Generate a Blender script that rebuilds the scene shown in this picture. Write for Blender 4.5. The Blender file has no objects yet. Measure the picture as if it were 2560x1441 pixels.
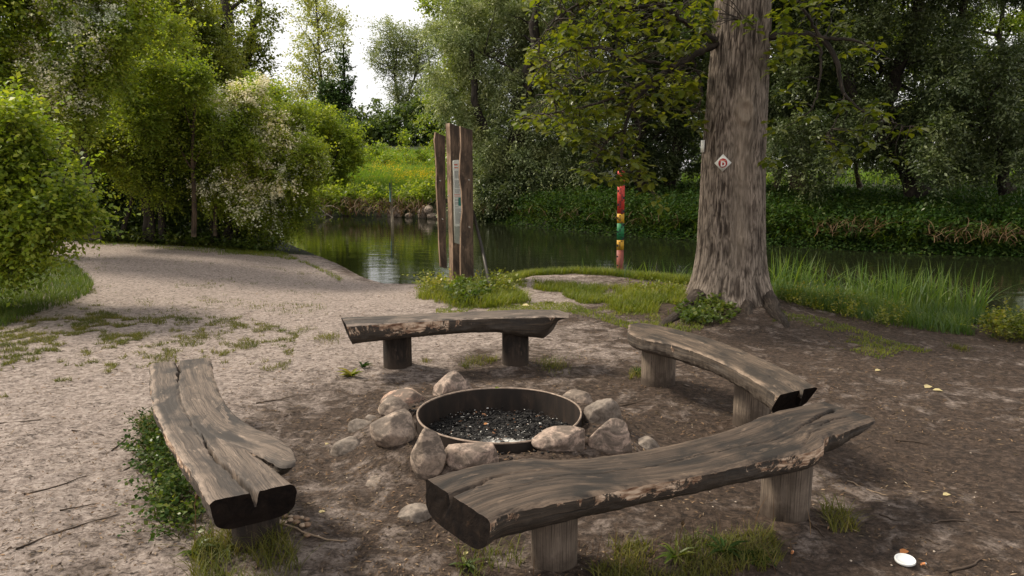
import bpy, math, random
import numpy as np
from mathutils import Vector, Matrix, Quaternion
rad = math.radians
sc = bpy.context.scene
COL = sc.collection
random.seed(7)
RNG = np.random.default_rng(11)

# ---------------------------------------------------------------- camera
CAMH, PITCH, FPX = 1.65, rad(9.4), 1800.0
cam_d = bpy.data.cameras.new('camera'); cam = bpy.data.objects.new('camera', cam_d); COL.objects.link(cam)
cam.location = (0, 0, CAMH); cam.rotation_euler = (math.pi/2 - PITCH, 0, 0)
cam_d.sensor_width = 36; cam_d.lens = 36*FPX/2560; cam_d.clip_end = 2000; cam_d.clip_start = .05
sc.camera = cam

# ---------------------------------------------------------------- sky, sun, exposure
SUNV = Vector((-0.84, 0.26, 0.92)).normalized()
w = bpy.data.worlds.new("World"); sc.world = w; w.use_nodes = True
nt = w.node_tree; nt.nodes.clear()
out = nt.nodes.new('ShaderNodeOutputWorld')
bgs = nt.nodes.new('ShaderNodeBackground'); bgs.inputs['Strength'].default_value = 0.10
sky = nt.nodes.new('ShaderNodeTexSky'); sky.sky_type = 'NISHITA'; sky.sun_disc = False
sky.sun_elevation = math.asin(SUNV.z); sky.sun_rotation = math.atan2(SUNV.x, SUNV.y)
nt.links.new(sky.outputs[0], bgs.inputs['Color'])
bgc = nt.nodes.new('ShaderNodeBackground')                      # the white overcast cloud layer
tc = nt.nodes.new('ShaderNodeTexCoord'); nz = nt.nodes.new('ShaderNodeTexNoise'); nz.inputs['Scale'].default_value = 2.2
nz.inputs['Detail'].default_value = 5
cr = nt.nodes.new('ShaderNodeValToRGB'); cr.color_ramp.elements[0].position = .3; cr.color_ramp.elements[1].position = .7
cr.color_ramp.elements[0].color = (.95, .93, .92, 1); cr.color_ramp.elements[1].color = (1.04, .99, .94, 1)
nt.links.new(tc.outputs['Generated'], nz.inputs['Vector']); nt.links.new(nz.outputs['Fac'], cr.inputs['Fac'])
nt.links.new(cr.outputs[0], bgc.inputs['Color']); bgc.inputs['Strength'].default_value = .93
mx = nt.nodes.new('ShaderNodeMixShader'); mx.inputs[0].default_value = .88
nt.links.new(bgs.outputs[0], mx.inputs[1]); nt.links.new(bgc.outputs[0], mx.inputs[2]); nt.links.new(mx.outputs[0], out.inputs['Surface'])
sl = bpy.data.lights.new('sun', 'SUN'); sl.energy = 4.2; sl.angle = rad(12); sl.color = (1, .90, .74)
sun = bpy.data.objects.new('sun', sl); COL.objects.link(sun); sun.location = (0, 0, 30)
sun.rotation_euler = (-SUNV).to_track_quat('-Z', 'Y').to_euler()
sc.view_settings.view_transform = 'Standard'; sc.view_settings.look = 'None'
sc.view_settings.gamma = 1; sc.view_settings.use_curve_mapping = False; sc.view_settings.exposure = 0.42
sc.render.engine = 'CYCLES'
sc.cycles.max_bounces = 6; sc.cycles.transparent_max_bounces = 4; sc.cycles.caustics_reflective = False; sc.cycles.caustics_refractive = False

# ---------------------------------------------------------------- helpers: pixels to places
def ray(px, py):
    x = (px-1280)/FPX; y = -(py-720.5)/FPX; c, s = math.cos(PITCH), math.sin(PITCH)
    return np.array([x, c + y*s, -s + y*c])
def at(px, py, z=0.0):
    d = ray(px, py); t = (z-CAMH)/d[2]; return np.array([d[0]*t, d[1]*t, z])
def aty(px, py, Y):
    d = ray(px, py); t = Y/d[1]; return np.array([d[0]*t, Y, CAMH+d[2]*t])

def hash2(i, j, s):
    h = (i*374761393 + j*668265263 + s*1442695041) & 0x7fffffff
    h = ((h ^ (h >> 13))*1274126177) & 0x7fffffff
    return ((h ^ (h >> 16)) & 0xffff)/65535.0
def vnoise(x, y, s=0):
    xi = np.floor(x).astype(np.int64); yi = np.floor(y).astype(np.int64); fx = x-xi; fy = y-yi
    fx = fx*fx*(3-2*fx); fy = fy*fy*(3-2*fy)
    a = hash2(xi, yi, s); b = hash2(xi+1, yi, s); c = hash2(xi, yi+1, s); d = hash2(xi+1, yi+1, s)
    return (a*(1-fx)+b*fx)*(1-fy) + (c*(1-fx)+d*fx)*fy - .5
def fbm(x, y, o=4, s=0):
    r = 0; a = 1.0
    for k in range(o):
        r = r + a*vnoise(x*2**k, y*2**k, s+k*17); a *= .5
    return r
def n3(p, f, s=0):
    x, y, z = p[:, 0]*f, p[:, 1]*f, p[:, 2]*f
    return (np.sin(x*1.0+1.3*np.sin(y*1.7+s))+np.sin(y*1.3+1.1*np.sin(z*1.9+s*2))+np.sin(z*1.1+1.2*np.sin(x*1.5+s*3)))/3

def mesh_np(name, V, loops, counts, mats, parent=None, smooth=False, uv=None, mi=None, attrs=None):
    me = bpy.data.meshes.new(name)
    V = np.ascontiguousarray(V, dtype=np.float32).reshape(-1, 3)
    loops = np.ascontiguousarray(loops, dtype=np.int32).ravel(); counts = np.ascontiguousarray(counts, dtype=np.int32)
    me.vertices.add(len(V)); me.vertices.foreach_set('co', V.ravel())
    me.loops.add(len(loops)); me.loops.foreach_set('vertex_index', loops)
    me.polygons.add(len(counts)); st = np.zeros(len(counts), dtype=np.int32); st[1:] = np.cumsum(counts)[:-1]
    me.polygons.foreach_set('loop_start', st); me.polygons.foreach_set('loop_total', counts)
    if smooth: me.polygons.foreach_set('use_smooth', np.ones(len(counts), dtype=bool))
    if not isinstance(mats, (list, tuple)): mats = [mats]
    for m in mats: me.materials.append(m)
    if mi is not None: me.polygons.foreach_set('material_index', np.ascontiguousarray(mi, dtype=np.int32))
    if uv is not None:
        l = me.uv_layers.new(name='UVMap'); l.data.foreach_set('uv', np.ascontiguousarray(uv, dtype=np.float32)[loops].ravel())
    if attrs:
        for k, v in attrs.items():
            a = me.attributes.new(k, 'FLOAT', 'POINT'); a.data.foreach_set('value', np.ascontiguousarray(v, dtype=np.float32))
    me.update(calc_edges=True); me.validate()
    o = bpy.data.objects.new(name, me); COL.objects.link(o)
    if parent is not None: o.parent = parent
    return o
def tag(o, label=None, cat=None, group=None, kind=None):
    if label: o['label'] = label
    if cat: o['category'] = cat
    if group: o['group'] = group
    if kind: o['kind'] = kind
    return o
def empty(name, loc=(0, 0, 0)):
    o = bpy.data.objects.new(name, None); o.location = loc; o.empty_display_size = .1; COL.objects.link(o); return o
def put(o, root):
    """parent a part built in world space to a thing's empty"""
    o.parent = root; o.matrix_parent_inverse = Matrix.Translation(-Vector(root.location)); return o

class MB:
    def __init__(s): s.V = []; s.L = []; s.C = []; s.UV = []; s.M = []; s.n = 0
    def add(s, V, F, uv=None, m=0):
        V = np.asarray(V, float); s.V.append(V)
        for f in F: s.L.extend([i+s.n for i in f]); s.C.append(len(f)); s.M.append(m)
        s.UV.append(np.asarray(uv, float) if uv is not None else V[:, :2]); s.n += len(V)
    def grid(s, G, closed=False, uv=None, m=0):
        n, k = G.shape[:2]; V = G.reshape(-1, 3)
        j2 = k if closed else k-1
        I, J = np.meshgrid(np.arange(n-1), np.arange(j2), indexing='ij')
        a = I*k+J; b = I*k+(J+1) % k; c = (I+1)*k+(J+1) % k; d = (I+1)*k+J
        F = np.stack([a, b, c, d], -1).reshape(-1, 4)+s.n
        s.V.append(V); s.L.extend(F.ravel().tolist()); s.C.extend([4]*len(F)); s.M.extend([m]*len(F))
        s.UV.append(uv.reshape(-1, 2) if uv is not None else V[:, :2]); s.n += len(V)
    def tube(s, P, R, k=8, caps=True, m=0, rough=0, seed=0):
        P = np.asarray(P, float); R = np.broadcast_to(np.asarray(R, float), (len(P),))
        T = np.gradient(P, axis=0); T /= np.linalg.norm(T, axis=1)[:, None]+1e-9
        up = np.array([0, 0, 1.0]) if abs(T[0][2]) < .9 else np.array([1.0, 0, 0])
        A = np.cross(T, up); A /= np.linalg.norm(A, axis=1)[:, None]+1e-9; B = np.cross(T, A)
        th = np.arange(k)/k*2*np.pi
        rr = R[:, None]*np.ones(k)[None]
        if rough:
            rr = rr*(1+rough*fbm(np.arange(len(P))[:, None]*.7+seed*3.1, np.cos(th)[None]*1.5+np.sin(th)[None]*2.1+seed, 2, seed))
        G = P[:, None]+rr[..., None]*(np.cos(th)[None, :, None]*A[:, None]+np.sin(th)[None, :, None]*B[:, None])
        L = np.concatenate([[0], np.cumsum(np.linalg.norm(np.diff(P, axis=0), axis=1))])
        uv = np.stack(np.broadcast_arrays(L[:, None], (th*R.mean())[None]), -1)
        n0 = s.n; s.grid(G, True, uv, m)
        if caps:
            s.L.extend([n0+i for i in range(k)][::1]); s.C.append(k); s.M.append(m)
            s.L.extend([n0+(len(P)-1)*k+i for i in range(k)][::-1]); s.C.append(k); s.M.append(m)
    def box(s, c, size, R=None, m=0):
        x, y, z = np.array(size)/2
        V = np.array([[i, j, k] for i in (-x, x) for j in (-y, y) for k in (-z, z)])
        if R is not None: V = V @ np.array(R).T
        s.add(V+np.array(c), [(0, 1, 3, 2), (4, 6, 7, 5), (0, 4, 5, 1), (2, 3, 7, 6), (0, 2, 6, 4), (1, 5, 7, 3)], m=m)
    def build(s, name, mats, parent=None, smooth=True, root=None):
        o = mesh_np(name, np.concatenate(s.V), s.L, s.C, mats, parent, smooth, np.concatenate(s.UV), s.M)
        if root is not None: put(o, root)
        return o

def interp(P, n, smooth=True):
    """resample a polyline with catmull-rom to n points"""
    P = np.asarray(P, float); L = np.concatenate([[0], np.cumsum(np.linalg.norm(np.diff(P, axis=0), axis=1))]); L /= L[-1]
    t = np.linspace(0, 1, n)
    if not smooth or len(P) < 3:
        return np.stack([np.interp(t, L, P[:, i]) for i in range(P.shape[1])], 1)
    M = np.gradient(P, L, axis=0)
    k = np.clip(np.searchsorted(L, t, side='right')-1, 0, len(P)-2); h = (L[k+1]-L[k])[:, None]; u = ((t-L[k])[:, None])/h
    return (2*u**3-3*u**2+1)*P[k]+(u**3-2*u**2+u)*h*M[k]+(-2*u**3+3*u**2)*P[k+1]+(u**3-u**2)*h*M[k+1]

# ---------------------------------------------------------------- helpers: materials
def newmat(name):
    m = bpy.data.materials.new(name); m.use_nodes = True; t = m.node_tree
    b = t.nodes['Principled BSDF']; return m, t, b
def N(t, typ, **kw):
    n = t.nodes.new(typ)
    for k, v in kw.items():
        if k in n.inputs: n.inputs[k].default_value = v
        else: setattr(n, k, v)
    return n
def ramp(t, fac, stops):
    r = t.nodes.new('ShaderNodeValToRGB'); e = r.color_ramp.elements
    while len(e) < len(stops): e.new(.5)
    for el, (p, c) in zip(e, stops): el.position = p; el.color = tuple(c)+(1,) if len(c) == 3 else c
    t.links.new(fac, r.inputs[0]); return r.outputs[0]
def mixc(t, f, a, b, mode='MIX'):
    m = t.nodes.new('ShaderNodeMix'); m.data_type = 'RGBA'; m.blend_type = mode
    for s, v in ((0, f), (6, a), (7, b)):
        if hasattr(v, 'is_linked') or isinstance(v, bpy.types.NodeSocket): t.links.new(v, m.inputs[s])
        elif isinstance(v, (int, float)): m.inputs[s].default_value = v
        else: m.inputs[s].default_value = tuple(v)+(1,)
    return m.outputs[2]
def math_(t, op, a, b=None, c=None):
    m = t.nodes.new('ShaderNodeMath'); m.operation = op
    for i, v in enumerate((a, b, c)):
        if v is None: continue
        if isinstance(v, (int, float)): m.inputs[i].default_value = v
        else: t.links.new(v, m.inputs[i])
    return m.outputs[0]
def noise(t, vec, scale, detail=4, rough=.6, dist=0):
    n = t.nodes.new('ShaderNodeTexNoise'); n.inputs['Scale'].default_value = scale; n.inputs['Detail'].default_value = detail
    n.inputs['Roughness'].default_value = rough; n.inputs['Distortion'].default_value = dist
    if vec is not None: t.links.new(vec, n.inputs['Vector'])
    return n.outputs['Fac']
def mapping(t, vec, scale=(1, 1, 1), loc=(0, 0, 0)):
    m = t.nodes.new('ShaderNodeMapping'); m.inputs['Scale'].default_value = scale; m.inputs['Location'].default_value = loc
    t.links.new(vec, m.inputs['Vector']); return m.outputs[0]
def bump(t, b, h, strength=.5, dist=.01, prev=None):
    n = t.nodes.new('ShaderNodeBump'); n.inputs['Strength'].default_value = strength; n.inputs['Distance'].default_value = dist
    t.links.new(h, n.inputs['Height'])
    if prev is not None: t.links.new(prev, n.inputs['Normal'])
    if b is not None: t.links.new(n.outputs[0], b.inputs['Normal'])
    return n.outputs[0]
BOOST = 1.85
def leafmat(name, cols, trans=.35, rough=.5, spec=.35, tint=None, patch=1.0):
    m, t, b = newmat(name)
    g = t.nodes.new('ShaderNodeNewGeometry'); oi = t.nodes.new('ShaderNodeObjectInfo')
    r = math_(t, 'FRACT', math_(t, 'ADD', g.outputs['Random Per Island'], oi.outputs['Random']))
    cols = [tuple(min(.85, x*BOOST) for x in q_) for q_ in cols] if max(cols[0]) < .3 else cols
    k = len(cols); c = ramp(t, r, [(i/max(1, k-1), cc) for i, cc in enumerate(cols)])
    tcn = t.nodes.new('ShaderNodeTexCoord'); no = noise(t, tcn.outputs['Object'], patch, 3)
    c = mixc(t, 1.0, c, ramp(t, no, [(.3, (.70, .78, .72)), (.7, (1.38, 1.22, 1.0))]), 'MULTIPLY')
    t.links.new(c, b.inputs['Base Color']); b.inputs['Roughness'].default_value = rough
    b.inputs['Specular IOR Level'].default_value = spec
    tr = t.nodes.new('ShaderNodeBsdfTranslucent')
    ct = mixc(t, 1.0, c, tint or (1.5, 1.55, .55), 'MULTIPLY'); t.links.new(ct, tr.inputs['Color'])
    ms = t.nodes.new('ShaderNodeMixShader'); ms.inputs[0].default_value = trans
    t.links.new(b.outputs[0], ms.inputs[1]); t.links.new(tr.outputs[0], ms.inputs[2])
    t.links.new(ms.outputs[0], t.nodes['Material Output'].inputs['Surface'])
    return m
def flat(name, c, rough=.6, metal=0, spec=.4, var=0, scale=20):
    m, t, b = newmat(name); b.inputs['Roughness'].default_value = rough; b.inputs['Metallic'].default_value = metal
    b.inputs['Specular IOR Level'].default_value = spec
    if var:
        tcn = t.nodes.new('ShaderNodeTexCoord'); no = noise(t, tcn.outputs['Object'], scale, 5)
        t.links.new(ramp(t, no, [(.3, tuple(x*(1-var) for x in c)), (.7, tuple(min(1, x*(1+var)) for x in c))]), b.inputs['Base Color'])
    else: b.inputs['Base Color'].default_value = tuple(c)+(1,)
    return m

# weathered wood, grain along U
def woodmat(name, light, mid, dark, seed=0, rough=.75, grain=1.0):
    m, t, b = newmat(name); uv = t.nodes.new('ShaderNodeUVMap').outputs[0]
    v1 = mapping(t, uv, (1.1, 30*grain, 1), (seed*3.7, seed*1.3, 0)); v2 = mapping(t, uv, (3.5, 210*grain, 1), (seed, seed*2, 0)); v3 = mapping(t, uv, (2.2, 4.5, 1), (seed*5, 0, 0))
    a = noise(t, v1, 1, 6, .7, .22); g = noise(t, v2, 1, 4, .7, .1); p = noise(t, v3, 1.4, 5, .62, .6)
    c = ramp(t, a, [(.28, dark), (.46, mid), (.72, light)])
    c = mixc(t, ramp(t, g, [(.38, (1, 1, 1)), (.52, (0, 0, 0))]), c, tuple(x*.35 for x in mid))
    c = mixc(t, ramp(t, p, [(.40, (.9, .9, .9)), (.58, (0, 0, 0))]), c, tuple(x*.8 for x in dark))
    p2 = noise(t, mapping(t, uv, (3, 9, 1), (seed*7+4, 2, 0)), 2.2, 6, .7)
    c = mixc(t, ramp(t, p2, [(.58, (0, 0, 0)), (.70, (.6, .6, .6))]), c, tuple(min(1, x*1.5) for x in light))
    ea = t.nodes.new('ShaderNodeAttribute'); ea.attribute_name = 'edge'
    c = mixc(t, math_(t, 'MULTIPLY', math_(t, 'MULTIPLY', ea.outputs['Fac'], ramp(t, p2, [(.42, (0, 0, 0)), (.58, (1, 1, 1))])), .6), c, tuple(min(1, x*1.75) for x in light))
    t.links.new(c, b.inputs['Base Color']); b.inputs['Roughness'].default_value = rough; b.inputs['Specular IOR Level'].default_value = .3
    n1 = bump(t, None, g, .5, .0022); bump(t, b, a, .55, .006, n1)
    return m
# charred flank with peeling bare wood, V runs 0 (top edge) .. 1 (underside)
def sidemat(name, seed=0, peel=.5, hi=(.075, .052, .034)):
    m, t, b = newmat(name); uv = t.nodes.new('ShaderNodeUVMap').outputs[0]
    a = noise(t, mapping(t, uv, (14, 4.0, 1), (seed*3, seed, 0)), 1, 9, .78, .5)
    f = noise(t, mapping(t, uv, (3, 26, 1), (seed, 5, 0)), 1, 5, .7, .5)
    q = noise(t, mapping(t, uv, (1.1, .6, 1), (seed*9, 0, 0)), 1, 2, .5)
    sp = t.nodes.new('ShaderNodeSeparateXYZ'); t.links.new(uv, sp.inputs[0])
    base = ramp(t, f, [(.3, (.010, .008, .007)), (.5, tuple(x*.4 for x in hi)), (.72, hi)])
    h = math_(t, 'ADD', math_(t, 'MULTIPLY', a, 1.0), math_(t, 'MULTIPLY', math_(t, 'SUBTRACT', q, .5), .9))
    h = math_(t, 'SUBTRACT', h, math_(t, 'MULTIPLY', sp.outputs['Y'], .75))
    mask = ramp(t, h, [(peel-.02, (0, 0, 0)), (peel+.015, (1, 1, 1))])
    pc = ramp(t, noise(t, mapping(t, uv, (7, 14, 1), (2, 2, 0)), 1.5, 4), [(.35, (.09, .035, .016)), (.48, (.30, .19, .12)), (.62, (.64, .48, .35))])
    c = mixc(t, mask, base, pc); t.links.new(c, b.inputs['Base Color']); b.inputs['Roughness'].default_value = .7
    n1 = bump(t, None, f, .7, .006); bump(t, b, mask, .5, .004, n1)
    return m
# ================================================================ TERRAIN
ZW = -0.35
near_px = [(640, 572), (700, 600), (770, 630), (840, 657), (900, 690), (960, 709), (1060, 709), (1200, 713), (1290, 702), (1420, 709),
           (1560, 716), (1700, 728), (1950, 752), (2300, 805), (2480, 828), (2560, 838), (3000, 890)]
far_px = [(3200, 655), (2560, 641), (2300, 634), (2000, 617), (1750, 602), (1500, 584), (1300, 563), (1200, 552), (1080, 545), (990, 541), (900, 536), (760, 540), (600, 541), (480, 548)]
NEAR = np.array([at(x, y, ZW)[:2] for x, y in near_px]); FAR = np.array([at(x, y, ZW)[:2] for x, y in far_px])
NEAR[-1] = NEAR[-1]*1.0; NEAR = np.vstack([NEAR, [[22, 6.5], [60, 4]]]); FAR = np.vstack([[[60, 14], [26, 15]], FAR])
POLY = np.vstack([NEAR, FAR])
def segdist(X, Y, P):
    d = np.full(X.shape, 1e9)
    for a, b in zip(P[:-1], P[1:]):
        ab = b-a; t = np.clip(((X-a[0])*ab[0]+(Y-a[1])*ab[1])/(ab@ab), 0, 1)
        d = np.minimum(d, np.hypot(X-a[0]-t*ab[0], Y-a[1]-t*ab[1]))
    return d
def inside(X, Y, P):
    c = np.zeros(X.shape, bool); n = len(P)
    for i in range(n):
        a, b = P[i], P[(i+1) % n]
        hit = ((a[1] > Y) != (b[1] > Y)) & (X < (b[0]-a[0])*(Y-a[1])/(b[1]-a[1]+1e-12)+a[0]); c ^= hit
    return c
def sstep(x): x = np.clip(x, 0, 1); return x*x*(3-2*x)
PIT = np.array([at(1247, 1036, .2)[0], 4.17]); PR = .497
TREE = np.array([2.66, 8.62])
def zfun(X, Y, detail=True):
    X = np.asarray(X, float); Y = np.asarray(Y, float)
    dn = segdist(X, Y, NEAR); df = segdist(X, Y, FAR); ins = inside(X, Y, POLY)
    jit = .25*fbm(X*.7, Y*.7, 3, 5)
    nearland = (~ins) & (dn <= df) | (~ins) & (Y < 10)
    lb = 1.1+4.2*sstep((1.2-X)/4.0)
    xq = np.clip(dn/lb, 0, 1); z = np.where(nearland, ZW+.35*(1-(1-xq)**1.5), 0)
    hb = np.where(X < 4, .85, .62)
    d2 = df
    slope = np.interp(X, [-14, 4, 12], [.095, .075, .025])
    zf = ZW+hb*(1-np.exp(-np.maximum(d2, 0)/.55))+slope*np.minimum(np.maximum(d2-1.5, 0), 45)
    z = np.where((~ins) & ~nearland, zf, z)
    z = np.where(ins, ZW-.6*np.clip(np.minimum(dn, df)/2.2, 0, 1), z)
    z = z+np.where(nearland, .05*fbm(X*.35, Y*.35, 2, 1)*np.clip(dn, 0, 1), 0)
    z = z+np.where((~ins) & ~nearland, .35*fbm(X*.12, Y*.12, 3, 9)*np.clip(df/4, 0, 1), 0)
    r = np.hypot(X-TREE[0], Y-TREE[1]); z = z+.17*np.exp(-(r/.95)**2)
    # hump by the fire ring, hollow inside it
    rp = np.hypot(X-PIT[0], Y-PIT[1]); z = z+.145*np.exp(-(np.maximum(rp-.60, 0)/.27)**2)*(rp > .53)+np.where(rp < .53, -.09, 0)
    # earth heaped around the bench posts
    for q in LEGPOS: z = z+.025*np.exp(-(np.hypot(X-q[0], Y-q[1])/.22)**2)
    if detail:
        near = (nearland).astype(float)*np.clip(.25+dn*.9, 0, 1)
        rr = np.hypot(X, Y)
        z = z+near*(.022*fbm(X*1.6, Y*1.6, 3, 21)+.020*fbm(X*6, Y*6, 3, 33)*np.clip(1.5-rr/12, 0, 1)+.011*(np.abs(fbm(X*15, Y*15, 2, 41)))*np.clip(1.4-rr/7, 0, 1))
    return z
LEGPOS = [at(1390, 1470, 0)[:2]+[0, .12], at(1985, 1318, 0)[:2]+[0, .12], at(989, 930, 0)[:2]+[0, .11], at(1289, 920, 0)[:2]+[0, .11],
          at(1652, 972, 0)[:2]+[0, .11], at(1890, 1072, 0)[:2]+[0, .11], at(628, 1392, 0)[:2]+[0, .05]]
def zat(x, y): return float(zfun(np.array([x]), np.array([y]))[0])

th = np.concatenate([np.radians(np.linspace(-46, 46, 520)), np.radians(np.linspace(46, 314, 70))[1:-1]])
rr = np.concatenate([np.linspace(.05, 1.2, 12), 1.2*np.exp(np.linspace(0, math.log(42/1.2), 400))[1:], 42*np.exp(np.linspace(0, math.log(20), 22))[1:]])
TH, RR = np.meshgrid(th, rr); GX = RR*np.sin(TH); GY = RR*np.cos(TH); GZ = zfun(GX, GY)
g = MB(); g.grid(np.stack([GX, GY, GZ], -1), True)
pale = sstep((-GX*.9+GY*.16+1.2+1.2*fbm(GX*.5, GY*.5, 3, 51))/4.5)  # pale left, darker right: wetter soil plus canopy shade put into the colour
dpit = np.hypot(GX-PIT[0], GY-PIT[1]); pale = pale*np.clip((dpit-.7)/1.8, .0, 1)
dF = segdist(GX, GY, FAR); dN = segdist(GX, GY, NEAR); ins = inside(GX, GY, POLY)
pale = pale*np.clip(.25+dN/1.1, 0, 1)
green = np.where((dF < dN) & (GY > 9), 1.5, 0.0)
green = np.maximum(green, sstep((GX-1.0)/1.5)*sstep((1.5+.7*fbm(GX, GY, 3, 61)-dN)/.6)*.8)
green = np.maximum(green, sstep((GY-16.2)/.8)*(~ins))
def groundmat():
    m, t, b = newmat('soil'); tcn = t.nodes.new('ShaderNodeTexCoord').outputs['Object']
    at_ = t.nodes.new('ShaderNodeAttribute'); at_.attribute_name = 'pale'; ag = t.nodes.new('ShaderNodeAttribute'); ag.attribute_name = 'green'
    big = noise(t, tcn, .9, 5, .6, .4); mid = noise(t, tcn, 5.5, 8, .68, .6); fine = noise(t, tcn, 26, 8, .74, .5); gr = noise(t, tcn, 120, 4, .7); st = noise(t, mapping(t, tcn, (9, 22, 9)), 1.4, 7, .72, 1.3)
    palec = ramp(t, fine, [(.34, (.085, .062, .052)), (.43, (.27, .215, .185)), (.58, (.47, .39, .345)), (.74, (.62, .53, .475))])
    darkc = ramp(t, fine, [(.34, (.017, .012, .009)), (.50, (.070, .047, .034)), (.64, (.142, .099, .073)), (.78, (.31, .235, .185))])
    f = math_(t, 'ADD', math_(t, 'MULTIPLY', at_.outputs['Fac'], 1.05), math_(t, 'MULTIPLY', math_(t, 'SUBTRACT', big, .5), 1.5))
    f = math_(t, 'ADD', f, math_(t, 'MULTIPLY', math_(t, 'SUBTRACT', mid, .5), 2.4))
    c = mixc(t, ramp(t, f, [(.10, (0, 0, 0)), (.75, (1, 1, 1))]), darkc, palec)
    spk = ramp(t, st, [(.38, (1, 1, 1)), (.46, (0, 0, 0))]); c = mixc(t, math_(t, 'MULTIPLY', spk, .85), c, (.035, .025, .02))
    c = mixc(t, ramp(t, gr, [(.3, (.35, .35, .35)), (.5, (0, 0, 0))]), c, (.05, .036, .028))
    gc = ramp(t, fine, [(.35, (.008, .010, .004)), (.6, (.026, .034, .010))])
    gf = math_(t, 'ADD', ag.outputs['Fac'], math_(t, 'MULTIPLY', math_(t, 'SUBTRACT', mid, .5), .8))
    c = mixc(t, ramp(t, gf, [(.45, (0, 0, 0)), (.7, (1, 1, 1))]), c, gc)
    t.links.new(c, b.inputs['Base Color']); b.inputs['Roughness'].default_value = .82; b.inputs['Specular IOR Level'].default_value = .25
    n1 = bump(t, None, mid, 1.0, .05); n2 = bump(t, None, st, 1.0, .022, n1); n3_ = bump(t, None, fine, 1.0, .02, n2); bump(t, b, gr, .6, .003, n3_)
    return m
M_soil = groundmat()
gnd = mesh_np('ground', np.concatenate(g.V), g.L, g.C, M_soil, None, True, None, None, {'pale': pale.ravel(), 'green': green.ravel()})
tag(gnd, kind='structure')

# water
m, t, b = newmat('water'); b.inputs['Base Color'].default_value = (.010, .012, .006, 1); b.inputs['Roughness'].default_value = .035; b.inputs['IOR'].default_value = 1.33
tcn = t.nodes.new('ShaderNodeTexCoord').outputs['Object']
na = noise(t, mapping(t, tcn, (1.2, 3.0, 1)), 1.0, 3, .5, .3); nb = noise(t, mapping(t, tcn, (6, 14, 1)), 1.0, 2, .5)
n1 = bump(t, None, na, .30, .02); bump(t, b, nb, .22, .004, n1)
M_water = m
wm = MB(); wm.grid(np.array([[[-40, 5, ZW], [80, 5, ZW]], [[-40, 42, ZW], [80, 42, ZW]]], float))
tag(wm.build('water', M_water, smooth=False), kind='structure')

# ================================================================ BENCHES
M_end = None
def endmat():
    m, t, b = newmat('charred_end_grain'); tcn = t.nodes.new('ShaderNodeTexCoord').outputs['Object']
    a = noise(t, tcn, 14, 7, .7, .5); c = ramp(t, a, [(.35, (.004, .003, .003)), (.6, (.013, .009, .007)), (.80, (.06, .036, .022))])
    t.links.new(c, b.inputs['Base Color']); b.inputs['Roughness'].default_value = .85; b.inputs['Specular IOR Level'].default_value = .08; bump(t, b, a, .9, .012); return m
M_end = endmat()
M_tops = [woodmat('weathered_top_%s' % k, l, mi, d, s) for k, l, mi, d, s in (
    ('grey', (.23, .176, .137), (.115, .088, .070), (.036, .031, .028), 1), ('brown', (.135, .097, .070), (.062, .045, .034), (.020, .017, .015), 2),
    ('pale', (.24, .19, .155), (.13, .102, .083), (.045, .038, .034), 3), ('tan', (.19, .14, .102), (.10, .073, .054), (.034, .028, .023), 4))]
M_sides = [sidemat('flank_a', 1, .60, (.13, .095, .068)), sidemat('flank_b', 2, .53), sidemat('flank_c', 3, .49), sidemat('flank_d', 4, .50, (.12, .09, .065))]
def legmat(name, l, mi, d, seed):
    m = woodmat(name, l, mi, d, seed, .85, .8); t = m.node_tree; b = t.nodes['Principled BSDF']; src = b.inputs['Base Color'].links[0].from_socket
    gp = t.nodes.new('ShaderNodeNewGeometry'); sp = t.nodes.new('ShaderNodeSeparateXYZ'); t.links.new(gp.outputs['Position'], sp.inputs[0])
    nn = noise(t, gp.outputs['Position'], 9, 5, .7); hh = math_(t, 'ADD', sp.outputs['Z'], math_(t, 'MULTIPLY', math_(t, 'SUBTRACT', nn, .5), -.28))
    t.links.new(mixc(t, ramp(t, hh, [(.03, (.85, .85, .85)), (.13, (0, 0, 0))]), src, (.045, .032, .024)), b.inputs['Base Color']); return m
M_leg = legmat('post_wood', (.20, .155, .12), (.155, .12, .093), (.09, .068, .053), 6); M_legd = legmat('post_wood_dark', (.13, .09, .062), (.055, .04, .03), (.018, .014, .012), 8)
M_legl = legmat('post_wood_light', (.25, .195, .148), (.20, .155, .118), (.12, .092, .07), 5)

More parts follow.
